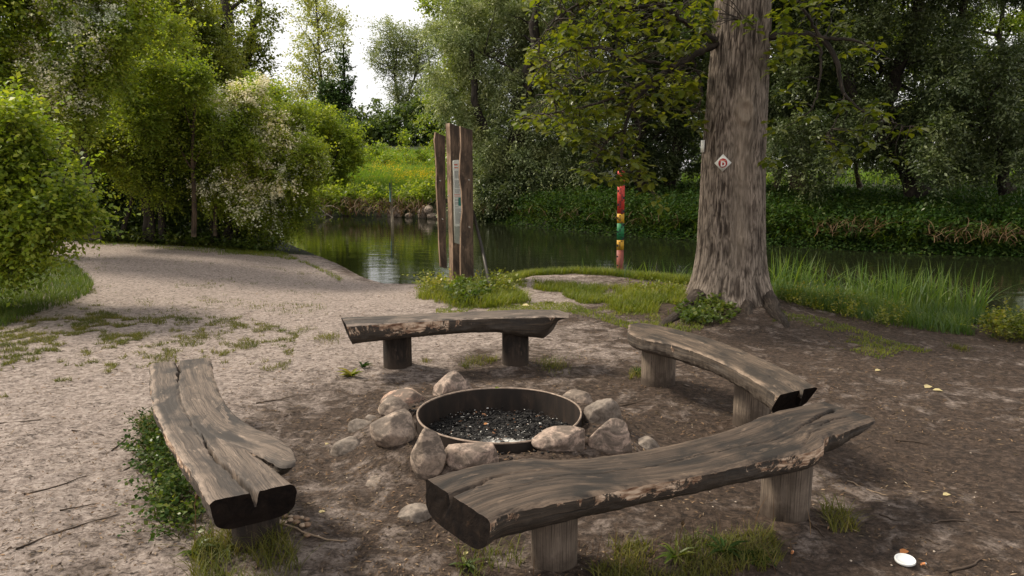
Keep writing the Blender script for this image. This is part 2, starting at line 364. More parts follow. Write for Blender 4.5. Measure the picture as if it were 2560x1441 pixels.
def slab(Lpx, Rpx, zt, T, cracks, N_=280, K=60, e0=(0, 0), e1=(0, 0), seed=0, flank=.45, bow=0.0, prof=None, sharp=.6):
    """Lpx/Rpx: the two long top edges (photo px at height zt); T thickness at stations; cracks in (t,s)"""
    L = interp([at(x, y, zt)[:2] for x, y in Lpx], N_); R = interp([at(x, y, zt)[:2] for x, y in Rpx], N_)
    t = np.linspace(0, 1, N_); s = np.linspace(0, 1, K)
    C = (L+R)/2; ln = np.concatenate([[0], np.cumsum(np.linalg.norm(np.diff(C, axis=0), axis=1))]); W = np.linalg.norm(R-L, axis=1)
    # rough long edges
    ed = (R-L)/W[:, None]
    L = L+ed*(.007*fbm(t*22, t*0+seed, 3, 3)+.004*fbm(t*90, t*0, 2, 4))[:, None]; R = R+ed*(.007*fbm(t*22, t*0+seed+9, 3, 5)+.004*fbm(t*90, t*0, 2, 6))[:, None]
    XY = L[:, None]*(1-s)[None, :, None]+R[:, None]*s[None, :, None]
    U = ln[:, None]*np.ones(K)[None]; V = s[None]*W[:, None]
    z = zt+.005*fbm(U*3, V*7+seed, 3, seed)+.0022*fbm(U*3, V*80, 2, seed+5)
    er = np.minimum(V, W[:, None]-V); z = z-.012*np.clip(1-er/.022, 0, 1)**2+.004*fbm(U*25, V*25, 2, 8)*np.clip(1-er/.05, 0, 1)
    if bow: z = z+bow*(1-(2*t[:, None]-1)**2)
    for pts, wd, dp in cracks:
        P = np.array([(p[0]*ln[-1], p[1]) for p in pts]); d = np.full(z.shape, 9.0); tw = np.zeros(z.shape); LL = ln[-1]
        Vc = s[None]*np.ones(N_)[:, None]
        wob = .010*fbm(U*14, U*0+seed, 3, 77)
        nseg = len(P)-1
        for q in range(nseg):
            a = np.array([P[q][0], P[q][1]*np.interp(P[q][0]/LL, t, W)]); bb = np.array([P[q+1][0], P[q+1][1]*np.interp(P[q+1][0]/LL, t, W)])
            ab = bb-a; tt = np.clip(((U-a[0])*ab[0]+(V+wob-a[1])*ab[1])/(ab@ab), 0, 1)
            dd = np.hypot(U-a[0]-tt*ab[0], V+wob-a[1]-tt*ab[1]); upd = dd < d; d = np.where(upd, dd, d); tw = np.where(upd, (q+tt)/nseg, tw)
        w_ = np.interp(tw, np.linspace(0, 1, len(wd)), wd); z = z-dp*np.clip(1.25-d/w_, 0, 1)**.8*np.clip(w_/max(wd)*1.5, .15, 1)
    Tt = np.interp(t, np.linspace(0, 1, len(T)), T)
    top = np.dstack([XY, z])
    # underside cross section (a half log)
    KB = 36; ph = np.linspace(0, math.pi, KB); cx = np.cos(ph); hx = np.sign(cx)*np.abs(cx)**flank; hz = np.abs(np.sin(ph))**sharp
    bs = (1-hx)/2                                                 # 0 at R side .. measured from R to L
    bot = np.zeros((N_, KB, 3)); sb = 1-bs[::1]
    rough = .012*fbm(ln[:, None]*7, ph[None]*2+seed, 4, 13+seed)+.005*fbm(ln[:, None]*35, ph[None]*9, 2, 19)
    for k in range(KB):
        s_ = 1-bs[k]
        XYb = L*(1-s_)+R*s_
        outw = ed*(hx[k]*(rough[:, k]+.006*math.sin(ph[k]*2)))[:, None]
        bot[:, k, :2] = XYb+outw
        bot[:, k, 2] = zt-(Tt)*hz[k]*(1+rough[:, k]*1.6)-.010
        if k in (0, KB-1): bot[:, k, :] = top[:, -1 if k == 0 else 0, :]
    # slanted end cuts: shift underside along the log
    tan0 = (C[6]-C[0]); tan0 /= np.linalg.norm(tan0); tan1 = (C[-1]-C[-7]); tan1 /= np.linalg.norm(tan1)
    for k in range(KB):
        for j, i0, tn, e in ((0, 0, tan0, e0), (1, N_-1, tan1, e1)):
            wgt = np.exp(-np.abs(t-t[i0])*ln[-1]/.12)
            bot[:, k, :2] += (e[0]*hz[k]*wgt)[:, None]*tn[None]
    mb = MB(); mb.edge = np.clip(1-er/.03, 0, 1).ravel()
    uvT = np.stack([U, V], -1); mb.grid(top, uv=uvT, m=0)
    vv = np.minimum(ph, math.pi-ph)/(math.pi/2)
    mb.grid(bot, uv=np.stack(np.broadcast_arrays(ln[:, None], vv[None]*.95+np.where(ph > math.pi/2, 0, 0)[None]), -1), m=1)
    for i0, rev in ((0, False), (N_-1, True)):                    # end faces, stitched and roughened
        tp = top[i0]; bt = bot[i0][::-1]; kk = np.linspace(0, 1, K)
        btr = np.stack([np.interp(kk, np.linspace(0, 1, KB), bt[:, q]) for q in range(3)], 1)
        btr = np.stack([np.interp(s, 1-bs[::-1], bt[:, q]) if False else btr[:, q] for q in range(3)], 1)
        rows = np.linspace(0, 1, 9); G = tp[None]*(1-rows)[:, None, None]+btr[None]*rows[:, None, None]
        tn = tan1 if rev else -tan0
        bumpy = .006*fbm(rows[:, None]*4+seed, kk[None]*7, 3, 29)*np.sin(rows*math.pi)[:, None]
        G[..., :2] += bumpy[..., None]*tn[None, None]
        if rev: G = G[::-1]
        mb.grid(G, m=2)
    return mb
def post(name, c, z0, z1, r, mat, root, seed=0, crack=None, lean=(0, 0), flatx=1.0):
    n = 26; k = 40; zs = np.linspace(z0, z1, n); a = np.arange(k)/k*2*np.pi
    R = r*(1+.05*fbm(np.cos(a)[None]*1.1+seed, np.sin(a)[None]*1.1+zs[:, None]*.8, 3, seed)+.006*fbm(a[None]*9/6.28*1.0, zs[:, None]*3, 2, seed+3))*(1+.10*np.exp(-(zs[:, None]-z0-.02)/.05)*0)
    if crack is not None:
        for ca, cw, cd in crack:
            da = np.abs((a[None]-ca-.12*np.sin(zs[:, None]*9)+np.pi) % (2*np.pi)-np.pi); R = R-cd*np.clip(1-da/cw, 0, 1)
    f = (zs-z0)/(z1-z0)
    G = np.zeros((n, k, 3)); G[..., 0] = c[0]+R*np.cos(a)*flatx+(lean[0]*f)[:, None]; G[..., 1] = c[1]+R*np.sin(a)+(lean[1]*f)[:, None]; G[..., 2] = zs[:, None]
    mb = MB(); uv = np.stack(np.broadcast_arrays(zs[:, None], (a*r)[None]), -1); mb.grid(G, True, uv)
    mb.L.extend([(n-1)*k+i for i in range(k)]); mb.C.append(k); mb.M.append(0)
    return mb.build(name, mat, root=root)

def bench(label, base, args, mats, posts, extra=None):
    root = empty('log_bench', (base[0], base[1], 0)); tag(root, label, 'bench', 'half log benches around the fire pit')
    sb_ = slab(**args); seat = sb_.build('seat', mats, root=root); ev = np.zeros(len(seat.data.vertices), dtype=np.float32); ev[:len(sb_.edge)] = sb_.edge; seat.data.attributes.new('edge', 'FLOAT', 'POINT').data.foreach_set('value', ev)
    for p in posts: post('leg', *p[:4], p[4], root, **p[5])
    return root, seat
zt = .44
# front bench
r1, s1 = bench('nearest curved half-log bench, charred left end and orange peeling front edge', at(1600, 1250, 0)[:2], dict(
    Lpx=[(1065, 1197), (1150, 1170), (1230, 1152), (1310, 1143), (1400, 1146), (1500, 1139), (1620, 1122), (1720, 1100), (1810, 1076), (1930, 1030), (2050, 1003)],
    Rpx=[(1225, 1300), (1262, 1280), (1330, 1265), (1460, 1238), (1580, 1214), (1700, 1192), (1800, 1172), (1900, 1150), (1975, 1136), (2030, 1122), (2058, 1108), (2066, 1090), (2110, 1075), (2190, 1046)],
    zt=.44, T=[.13, .125, .115, .105, .10, .105, .115, .12, .10, .055], seed=1, flank=.5,
    cracks=[([(0, .42), (.06, .40), (.14, .30)], [.012, .008, .003], .05), ([(.80, .62), (.88, .50), (.97, .42)], [.003, .009, .014], .05), ([(.10, .62), (.3, .55), (.5, .5), (.75, .58), (.88, .63)], [.003, .0045, .004, .005, .003], .010),
            ([(.14, .30), (.2, .35), (.3, .36)], [.003, .004, .002], .008), ([(.72, .86), (.8, .8), (.86, .84)], [.004, .006, .004], .01), ([(.84, .7), (.9, .66), (.95, .72)], [.004, .008, .004], .02)], e0=(-.02, 0), e1=(-.10, 0)),
    [M_tops[1], M_sides[2], M_end],
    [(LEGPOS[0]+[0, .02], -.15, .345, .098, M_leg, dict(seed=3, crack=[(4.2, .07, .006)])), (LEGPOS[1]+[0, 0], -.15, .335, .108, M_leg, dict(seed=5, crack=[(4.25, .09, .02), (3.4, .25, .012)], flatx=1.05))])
# back bench
r2, s2 = bench('half-log bench behind the fire ring with a burnt front edge and pointed right end', at(1140, 930, 0)[:2], dict(
    Lpx=[(853, 793), (930, 789), (1020, 785), (1130, 780), (1250, 775), (1340, 773), (1395, 774), (1423, 784)],
    Rpx=[(866, 814), (940, 809), (1020, 804), (1120, 798), (1230, 794), (1320, 792), (1385, 791), (1421, 792)],
    zt=.46, T=[.16, .15, .14, .135, .13, .125, .13, .17, .20, .07], seed=2, flank=.4, sharp=.5,
    cracks=[([(0, .42), (.1, .46), (.22, .55)], [.010, .008, .003], .03), ([(.25, .7), (.5, .72)], [.003, .003], .006)], e0=(.05, 0), e1=(-.20, 0), N_=220, K=44),
    [M_tops[2], M_sides[1], M_end],
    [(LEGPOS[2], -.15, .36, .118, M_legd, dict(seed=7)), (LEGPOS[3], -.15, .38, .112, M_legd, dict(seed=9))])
# right bench
r3, s3 = bench('long tan half-log bench below the big tree, rounded far end and split near end', at(1770, 1020, 0)[:2], dict(
    Lpx=[(1600, 806), (1640, 811), (1700, 824), (1800, 853), (1900, 893), (1980, 930), (2046, 967)],
    Rpx=[(1571, 812), (1574, 832), (1608, 846), (1670, 858), (1740, 879), (1830, 917), (1900, 957), (1946, 988)],
    zt=.45, T=[.13, .125, .115, .13, .115, .12, .13, .14], seed=3, flank=.5,
    cracks=[([(.84, .62), (.92, .52), (1.0, .42)], [.003, .007, .013], .05), ([(.2, .4), (.5, .55), (.8, .6)], [.002, .003, .003], .007)], e0=(.02, 0), e1=(-.10, 0), N_=240, K=48),
    [M_tops[3], M_sides[0], M_end],
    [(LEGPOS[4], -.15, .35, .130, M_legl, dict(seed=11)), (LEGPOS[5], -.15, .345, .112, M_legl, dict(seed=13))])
# left bench: main log and its forked stub
r4, s4 = bench('pale grey half-log bench on the left with a forked stub and a long open crack', at(520, 1150, 0)[:2], dict(
    Lpx=[(374, 910), (375, 960), (384, 1015), (405, 1065), (438, 1120), (470, 1170), (498, 1215), (522, 1256)],
    Rpx=[(526, 894), (533, 930), (546, 970), (566, 1010), (580, 1045), (585, 1085), (640, 1135), (700, 1180), (736, 1208)],
    zt=.42, T=[.11, .11, .115, .12, .12, .125], seed=4, flank=.42,
    cracks=[([(0, .44), (.12, .46), (.22, .42)], [.010, .009, .004], .05), ([(.22, .42), (.45, .40), (.6, .42), (.68, .48)], [.003, .003, .004, .003], .012),
            ([(.66, .50), (.78, .44), (.9, .48), (1.0, .52)], [.003, .008, .010, .012], .06)], e0=(0, 0), e1=(-.01, 0)),
    [M_tops[0], M_sides[3], M_end],
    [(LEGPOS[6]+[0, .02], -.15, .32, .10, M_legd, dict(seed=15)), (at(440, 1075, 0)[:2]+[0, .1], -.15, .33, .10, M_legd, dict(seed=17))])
stub = slab(Lpx=[(500, 1060), (520, 1085), (560, 1103), (620, 1124), (680, 1150), (715, 1163), (738, 1158)], Rpx=[(560, 1000), (590, 1035), (630, 1062), (680, 1086), (715, 1106), (736, 1125), (741, 1146)],
            zt=.423, T=[.09, .085, .08, .07, .05], cracks=[], N_=110, K=34, seed=6, e1=(-.05, 0))
for q in range(len(stub.UV)): stub.UV[q] = stub.UV[q]*[1, 1]+[1.1, .1]
stub.build('seat_fork', [M_tops[0], M_sides[3], M_end], root=r4)

# ================================================================ FIRE RING, ASH, STONES
def ringmat():
    m, t, b = newmat('rusted_steel'); tcn = t.nodes.new('ShaderNodeTexCoord').outputs['Object']
    a = noise(t, mapping(t, tcn, (5, 5, 2)), 1.6, 7, .7, .4); f = noise(t, tcn, 60, 5, .7); v = noise(t, mapping(t, tcn, (12, 12, 1.2)), 1.2, 5, .6)
    c = ramp(t, a, [(.32, (.006, .005, .004)), (.50, (.018, .012, .009)), (.61, (.045, .028, .019)), (.70, (.24, .19, .15))])
    c = mixc(t, .3, c, ramp(t, v, [(.35, (.014, .010, .008)), (.7, (.065, .043, .031))]))
    t.links.new(c, b.inputs['Base Color']); b.inputs['Roughness'].default_value = .62; b.inputs['Metallic'].default_value = .15; bump(t, b, f, .4, .002); return m
M_ring = ringmat(); M_rim = flat('worn_rim_steel', (.24, .18, .14), .6, .2, .4, .5, 22)
root = empty('fire_ring', (PIT[0], PIT[1], 0)); tag(root, 'round rusty steel fire ring sunk in soil between the four log benches', 'fire pit')
k = 160; a = np.arange(k)/k*2*np.pi; prof = [(PR-.007, -.09), (PR-.007, .05), (PR-.007, .12), (PR-.0065, .197)]; 
def revolve(prof, wob=.003):
    G = np.zeros((len(prof), k, 3))
    for i, (r_, z_) in enumerate(prof):
        rr_ = r_+wob*np.sin(a*3+1)+wob*.6*np.sin(a*7)
        G[i, :, 0] = PIT[0]+rr_*np.cos(a); G[i, :, 1] = PIT[1]+rr_*np.sin(a); G[i, :, 2] = z_+.004*np.sin(a*2+.5)*(z_ > .15)
    return G
mb = MB(); mb.grid(revolve([(PR, .1985), (PR, .12), (PR, .05), (PR, -.09)][::-1]), True); mb.grid(revolve(prof[::-1]), True); mb.build('ring_wall', M_ring, root=root)
mb = MB(); mb.grid(revolve([(PR+.0015, .196), (PR+.0015, .203), (PR-.0085, .203), (PR-.0085, .196)]), True); mb.build('rim', M_rim, root=root, smooth=False)
# collar of trodden earth packed against the ring
def collar():
    G = np.zeros((7, k, 3))
    for i, (r_, z_) in enumerate(((PR+.0005, .138), (PR+.02, .150), (.545, .160), (.59, .163), (.64, .160), (.68, .135), (.70, .08))):
        x = PIT[0]+r_*np.cos(a); y = PIT[1]+r_*np.sin(a); G[i, :, 0] = x; G[i, :, 1] = y; G[i, :, 2] = z_+(.020*fbm(x*9, y*9, 3, 44)+.012*fbm(x*30, y*30, 2, 45)-.012)
    return G
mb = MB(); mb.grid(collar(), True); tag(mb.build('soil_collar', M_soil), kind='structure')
# ash bed
m, t, b = newmat('ash_bed'); tcn = t.nodes.new('ShaderNodeTexCoord').outputs['Object']
n_ = noise(t, tcn, 22, 8, .75, .4); n2_ = noise(t, mapping(t, tcn, (1, 1, 1), (.35, .2, 0)), 3.2, 3, .5)
w_ = t.nodes.new('ShaderNodeAttribute'); w_.attribute_name = 'ash'
f = math_(t, 'ADD', math_(t, 'MULTIPLY', w_.outputs['Fac'], .5), n_)
c = ramp(t, f, [(.40, (.006, .006, .006)), (.58, (.03, .026, .023)), (.68, (.22, .21, .20)), (.84, (.58, .57, .54))])
t.links.new(c, b.inputs['Base Color']); b.inputs['Roughness'].default_value = .7; bump(t, b, n_, 1, .02)
gx = np.linspace(-1, 1, 90); AX, AY = np.meshgrid(gx, gx); rr_ = np.maximum(np.abs(AX), np.abs(AY)); nn = np.hypot(AX, AY)+1e-9
DX = AX*rr_/nn*(PR-.009); DY = AY*rr_/nn*(PR-.009)
AZ = .028+.022*fbm(DX*9, DY*9, 4, 3)+.012*np.abs(fbm(DX*28, DY*28, 2, 4))+.02*np.clip(1-np.hypot(DX, DY)/.4, 0, 1)
ash = np.exp(-(((DX-.06)/.22)**2+((DY+.18)/.13)**2))
mb = MB(); mb.grid(np.dstack([PIT[0]+DX, PIT[1]+DY, AZ]))
o = mesh_np('ash_bed', np.concatenate(mb.V), mb.L, mb.C, m, None, True, None, None, {'ash': ash.ravel()}); tag(o, 'black and white bed of ash filling the fire ring', 'ash', kind='stuff')
def chunk(mb, c, size, rng, m=0, sub=1):
    """a small irregular many-faced lump"""
    ph_ = (1+5**.5)/2; V = np.array([(-1, ph_, 0), (1, ph_, 0), (-1, -ph_, 0), (1, -ph_, 0), (0, -1, ph_), (0, 1, ph_), (0, -1, -ph_), (0, 1, -ph_), (ph_, 0, -1), (ph_, 0, 1), (-ph_, 0, -1), (-ph_, 0, 1)])/1.9
    F = [(0, 11, 5), (0, 5, 1), (0, 1, 7), (0, 7, 10), (0, 10, 11), (1, 5, 9), (5, 11, 4), (11, 10, 2), (10, 7, 6), (7, 1, 8), (3, 9, 4), (3, 4, 2), (3, 2, 6), (3, 6, 8), (3, 8, 9), (4, 9, 5), (2, 4, 11), (6, 2, 10), (8, 6, 7), (9, 8, 1)]
    V = V*(1+rng.uniform(-.25, .25, (12, 1)))*np.array(size)[None]
    A = rng.uniform(0, 6.28); B = rng.uniform(-.5, .5); R = np.array([[math.cos(A), -math.sin(A), 0], [math.sin(A), math.cos(A), 0], [0, 0, 1]]) @ np.array([[1, 0, 0], [0, math.cos(B), -math.sin(B)], [0, math.sin(B), math.cos(B)]])
    mb.add(V @ R.T+np.array(c), F, m=m)
M_char = flat('charcoal', (.012, .011, .011), .85, 0, .25, .6, 40); M_ashw = flat('white_ash', (.62, .60, .56), .9, 0, .2, .3, 60); M_burnt = flat('burnt_bark', (.10, .045, .02), .7, 0, .3, .5, 50)
mb = MB()
for i in range(2400):
    r_ = math.sqrt(RNG.random())*(PR-.03); an = RNG.uniform(0, 6.28); x, y = r_*math.cos(an), r_*math.sin(an)
    s_ = RNG.uniform(.002, .0085)*(1 if i % 12 else 2.2); asx = math.exp(-(((x-.06)/.2)**2+((y+.2)/.12)**2))
    mt = 1 if RNG.random() < .10+.35*asx else (2 if RNG.random() < .03 else 0)
    if asx > .3 and mt == 0 and RNG.random() < .85: continue
    if mt == 1: s_ *= .5
    chunk(mb, (PIT[0]+x, PIT[1]+y, .045+.03*RNG.random()+.015*max(0, 1-r_/.4)), (s_*RNG.uniform(1, 2.4)*(2.0 if i % 7 == 0 else 1), s_*RNG.uniform(.5, 1.1), s_*RNG.uniform(.3, .8)), RNG, mt)
o = mb.build('charcoal', [M_char, M_ashw, M_burnt], smooth=False); tag(o, 'charcoal lumps and ash flakes lying in the fire ring', 'charcoal', kind='stuff')

def stonemat(name, c1, c2, soot, seed):
    m, t, b = newmat(name); tcn = t.nodes.new('ShaderNodeTexCoord').outputs['Object']; v = mapping(t, tcn, (1, 1, 1), (seed*3.3, seed, 0))
    a = noise(t, v, 5, 6, .65, .5); f = noise(t, v, 42, 6, .75); s_ = noise(t, mapping(t, v, (1, 1, 1.6)), 7.5, 7, .68, .8)
    c = mixc(t, ramp(t, a, [(.38, (0, 0, 0)), (.62, (1, 1, 1))]), c1, c2)
    c = mixc(t, .55, c, mixc(t, 1.0, c, ramp(t, f, [(.34, (.22, .2, .18)), (.5, (1, 1, 1)), (.68, (1.7, 1.62, 1.55))]), 'MULTIPLY'))
    c = mixc(t, ramp(t, s_, [(.47-soot*.06, (0, 0, 0)), (.57-soot*.06, (.85, .85, .85))]), c, (.085, .066, .053))
    t.links.new(c, b.inputs['Base Color']); b.inputs['Roughness'].default_value = .72; b.inputs['Specular IOR Level'].default_value = .35
    n1 = bump(t, None, a, .5, .02); bump(t, b, f, .5, .005, n1); return m
M_st = [stonemat('stone_tan', (.33, .26, .205), (.25, .19, .15), .1, 1), stonemat('stone_pink', (.35, .26, .21), (.26, .20, .16), .35, 2), stonemat('stone_grey', (.205, .170, .142), (.15, .122, .10), -.4, 3), stonemat('stone_red', (.30, .16, .11), (.40, .29, .22), .4, 4)]
def icos(sub):
    import bmesh
    bm = bmesh.new(); bmesh.ops.create_icosphere(bm, subdivisions=sub, radius=1); V = np.array([v.co[:] for v in bm.verts]); F = np.array([[v.index for v in f.verts] for f in bm.faces]); bm.free(); return V, F
IV, IF = icos(5)
def stone(px, ybot, w, h, mat, label, seed, sink=.3, name='stone', rot=0, dy=.8, cuts=7, group='stones ringed around the fire pit', Hs=1.0, V0=None):
    base = at(px, ybot, .10 if abs(px-1247) < 330 else .03); d = base[1]*1.03; wm_ = w/FPX*d*1.0; hm = h/FPX*d
    H = max(.05, (hm-.40*wm_*dy*.33)/.94)*Hs*1.1; wm_ *= 1.06
    rng = np.random.default_rng(seed); V = (IV if V0 is None else V0).copy()
    V = V*(1+.12*n3(V, 1.6, seed)[:, None]+.035*n3(V, 4.5, seed+3)[:, None])
    for q in range(cuts+6):
        n_ = rng.normal(size=3); n_[2] = abs(n_[2])*.8; n_ /= np.linalg.norm(n_); dd = rng.uniform(.66, .92); over = V @ n_-dd; V = V-np.clip(over, 0, None)[:, None]*n_[None]*.86
    V = V*(1+.018*n3(V, 9, seed+5)[:, None]+.010*n3(V, 21, seed+7)[:, None]+.005*n3(V, 47, seed+7)[:, None])
    # scale: the part above ground has height H
    full = H/(1-sink); V[:, 2] *= full/2; V[:, 0] *= wm_/2/np.abs(V[:, 0]).max(); V[:, 1] *= wm_*dy/2/np.abs(V[:, 1]).max()
    c, s = math.cos(rot), math.sin(rot); V[:, :2] = V[:, :2] @ np.array([[c, s], [-s, c]])
    cy = base[1]+wm_*dy*.36; gz = min(zat(base[0], cy), zat(base[0], base[1])) if abs(px-1247) < 330 else zat(base[0], cy); gz = max(gz, .0)
    me_loc = (base[0]+ (0), cy, gz+H-full/2-.012)
    o = mesh_np(name, V, IF.ravel() if V0 is None else SF.ravel(), np.full(len(IF if V0 is None else SF), 3), mat, None, True); o.location = me_loc
    tag(o, label, 'stone', group); return o
SV, SF = icos(3)
S = [(1130, 992, 100, 62, 1, 'rounded tan stone standing behind the fire ring, left of centre', .25, 1.0),
     (1008, 1028, 118, 52, 3, 'flat reddish broken stone at the back left of the fire ring', .3, 1.0),
     (985, 1056, 84, 48, 0, 'small rounded stone between the reddish flat stone and the big wedge stone', .3, 1.0),
     (928, 1047, 44, 22, 2, 'tiny flat stone left of the ring beside the reddish stone', .45, 1.0),
     (982, 1132, 118, 92, 0, 'big pale wedge-shaped stone left of the fire ring', .2, 1.0),
     (1066, 1195, 96, 118, 0, 'tall egg-shaped stone at the front left of the fire ring', .15, 1.1),
     (1184, 1192, 158, 80, 1, 'broad mottled stone in front of the fire ring behind the near bench end', .2, 1.0),
     (1405, 1152, 152, 60, 1, 'wide dark-topped stone in front right of the ring, half hidden by the near bench', .2, 1.0),
     (1529, 1140, 118, 86, 1, 'blocky pinkish stone with dark pits right of the fire ring', .2, 1.0),
     (1512, 1078, 98, 72, 2, 'smooth grey stone right of the ring behind the pinkish one', .3, 1.0),
     (1446, 1024, 84, 44, 0, 'low stone at the back right of the fire ring', .4, 1.0),
     (1616, 1126, 78, 48, 2, 'half-buried grey stone furthest right of the fire ring', .6, .6),
     (863, 1138, 92, 54, 2, 'half-buried round stone furthest left on the bare soil', .6, .62),
     (905, 1090, 78, 34, 2, 'low grey stone almost sunk in soil above the round half-buried one', .6, .9),
     (943, 1192, 108, 34, 0, 'pale flat stone showing through the soil in front of the wedge stone', .7, .7),
     (1030, 1266, 120, 60, 2, 'broad grey stone sunk in soil next to the charred bench end', .65, .5)]
for i, (px, yb, w_, h_, mt, lab, sk, hs) in enumerate(S): stone(px, yb, w_, h_, M_st[mt], lab, 20+i*3, sk, rot=RNG.uniform(-.3, .3), Hs=hs, dy=.55 if i in (6, 7, 5, 8) else .75)
# ================================================================ FOLIAGE TOOLS
def unit(v): return v/(np.linalg.norm(v, axis=-1, keepdims=True)+1e-9)
def leafquads(P, D, Nn, L, W, fold=.18, curl=.0):
    """leaf-shaped folded quads: base, left, tip, right"""
    D = unit(D); S = unit(np.cross(D, Nn)); U = np.cross(S, D); L = np.broadcast_to(L, (len(P),))[:, None]; W = np.broadcast_to(W, (len(P),))[:, None]
    V = np.empty((len(P), 4, 3)); mid = P+D*L*.45
    V[:, 0] = P; V[:, 1] = mid+S*W*.5+U*W*fold; V[:, 2] = P+D*L-U*L*curl; V[:, 3] = mid-S*W*.5+U*W*fold
    return V.reshape(-1, 3)
def leafmesh(name, V, mat, parent=None, kind='stuff', root=None):
    n = len(V)//4; o = mesh_np(name, V, np.arange(n*4), np.full(n, 4), mat, parent)
    if root is not None: put(o, root)
    if kind: o['kind'] = kind
    return o
def spray_leaves(O, D, L, k, leafL, leafW, droop, rng, flat=.5):
    """N sprays (origin O, direction D, length L), k leaves along each"""
    n = len(O); t = np.linspace(.12, 1, k)[None, :, None]+rng.uniform(-.04, .04, (n, k, 1))
    L = np.broadcast_to(L, (n,))[:, None, None]
    G = np.array([0, 0, -1.0]); P = O[:, None]+D[:, None]*L*t+G*droop*L*t*t
    side = unit(np.cross(unit(D)+rng.normal(0, .05, (n, 3)), np.array([0, 0, 1.0])+rng.normal(0, .5, (n, 3))))[:, None]
    sg = np.where(np.arange(k) % 2 == 0, 1, -1)[None, :, None]
    d = unit(D)[:, None]*.75+side*sg*.9+G*(.15+droop*.5)+rng.normal(0, .38, (n, k, 3))
    nn = np.array([0, 0, 1.0])*flat*2+rng.normal(0, .55, (n, k, 3))
    s = rng.uniform(.65, 1.25, (n*k,))
    return leafquads(P.reshape(-1, 3), d.reshape(-1, 3), nn.reshape(-1, 3), leafL*s, leafW*s*rng.uniform(.8, 1.15, n*k))
def twigs(O, D, L, droop, r, segs=3):
    """thin 3-sided tapering twigs for N sprays (real geometry)"""
    n = len(O); t = np.linspace(0, 1, segs+1)[None, :, None]; Lb = np.broadcast_to(L, (n,))[:, None, None]
    P = O[:, None]+D[:, None]*Lb*t+np.array([0, 0, -1.0])*droop*Lb*t*t
    A = unit(np.cross(D, np.array([.3, .2, 1.0]))); B = unit(np.cross(D, A)); V = []
    for q in range(3):
        a = q*2.094; V.append(P+(A*math.cos(a)+B*math.sin(a))[:, None]*r*(1-.8*t))
    V = np.stack(V, 2)                                             # n, segs+1, 3, 3
    base = (np.arange(n)*(segs+1)*3)[:, None, None]; i = np.arange(segs)[None, :, None]*3; q = np.arange(3)[None, None, :]
    F = np.stack([base+i+q, base+i+(q+1) % 3, base+i+3+(q+1) % 3, base+i+3+q], -1).reshape(-1, 4)
    return V.reshape(-1, 3), F
GAP = .06
def clump_sprays(c, r, n, rng, up=.25, shell=.5, thr=-.35, nf=2.2):
    c = np.asarray(c); r = np.asarray(r)*np.ones(3)
    d = unit(rng.normal(size=(n*2, 3))); rad_ = rng.random(n*2)**shell; O = c+d*r*rad_[:, None]
    keep = n3(O, 2.6, 1.7)*.6+n3(O, 6.5, 4.1)*.45+rng.normal(0, .10, n*2) > thr*.6+GAP; O = O[keep][:n]; d = d[keep][:n]
    D = unit(d*.8+rng.normal(0, .5, d.shape)+np.array([0, 0, up]))
    return O, D
GEN = dict(n=0)
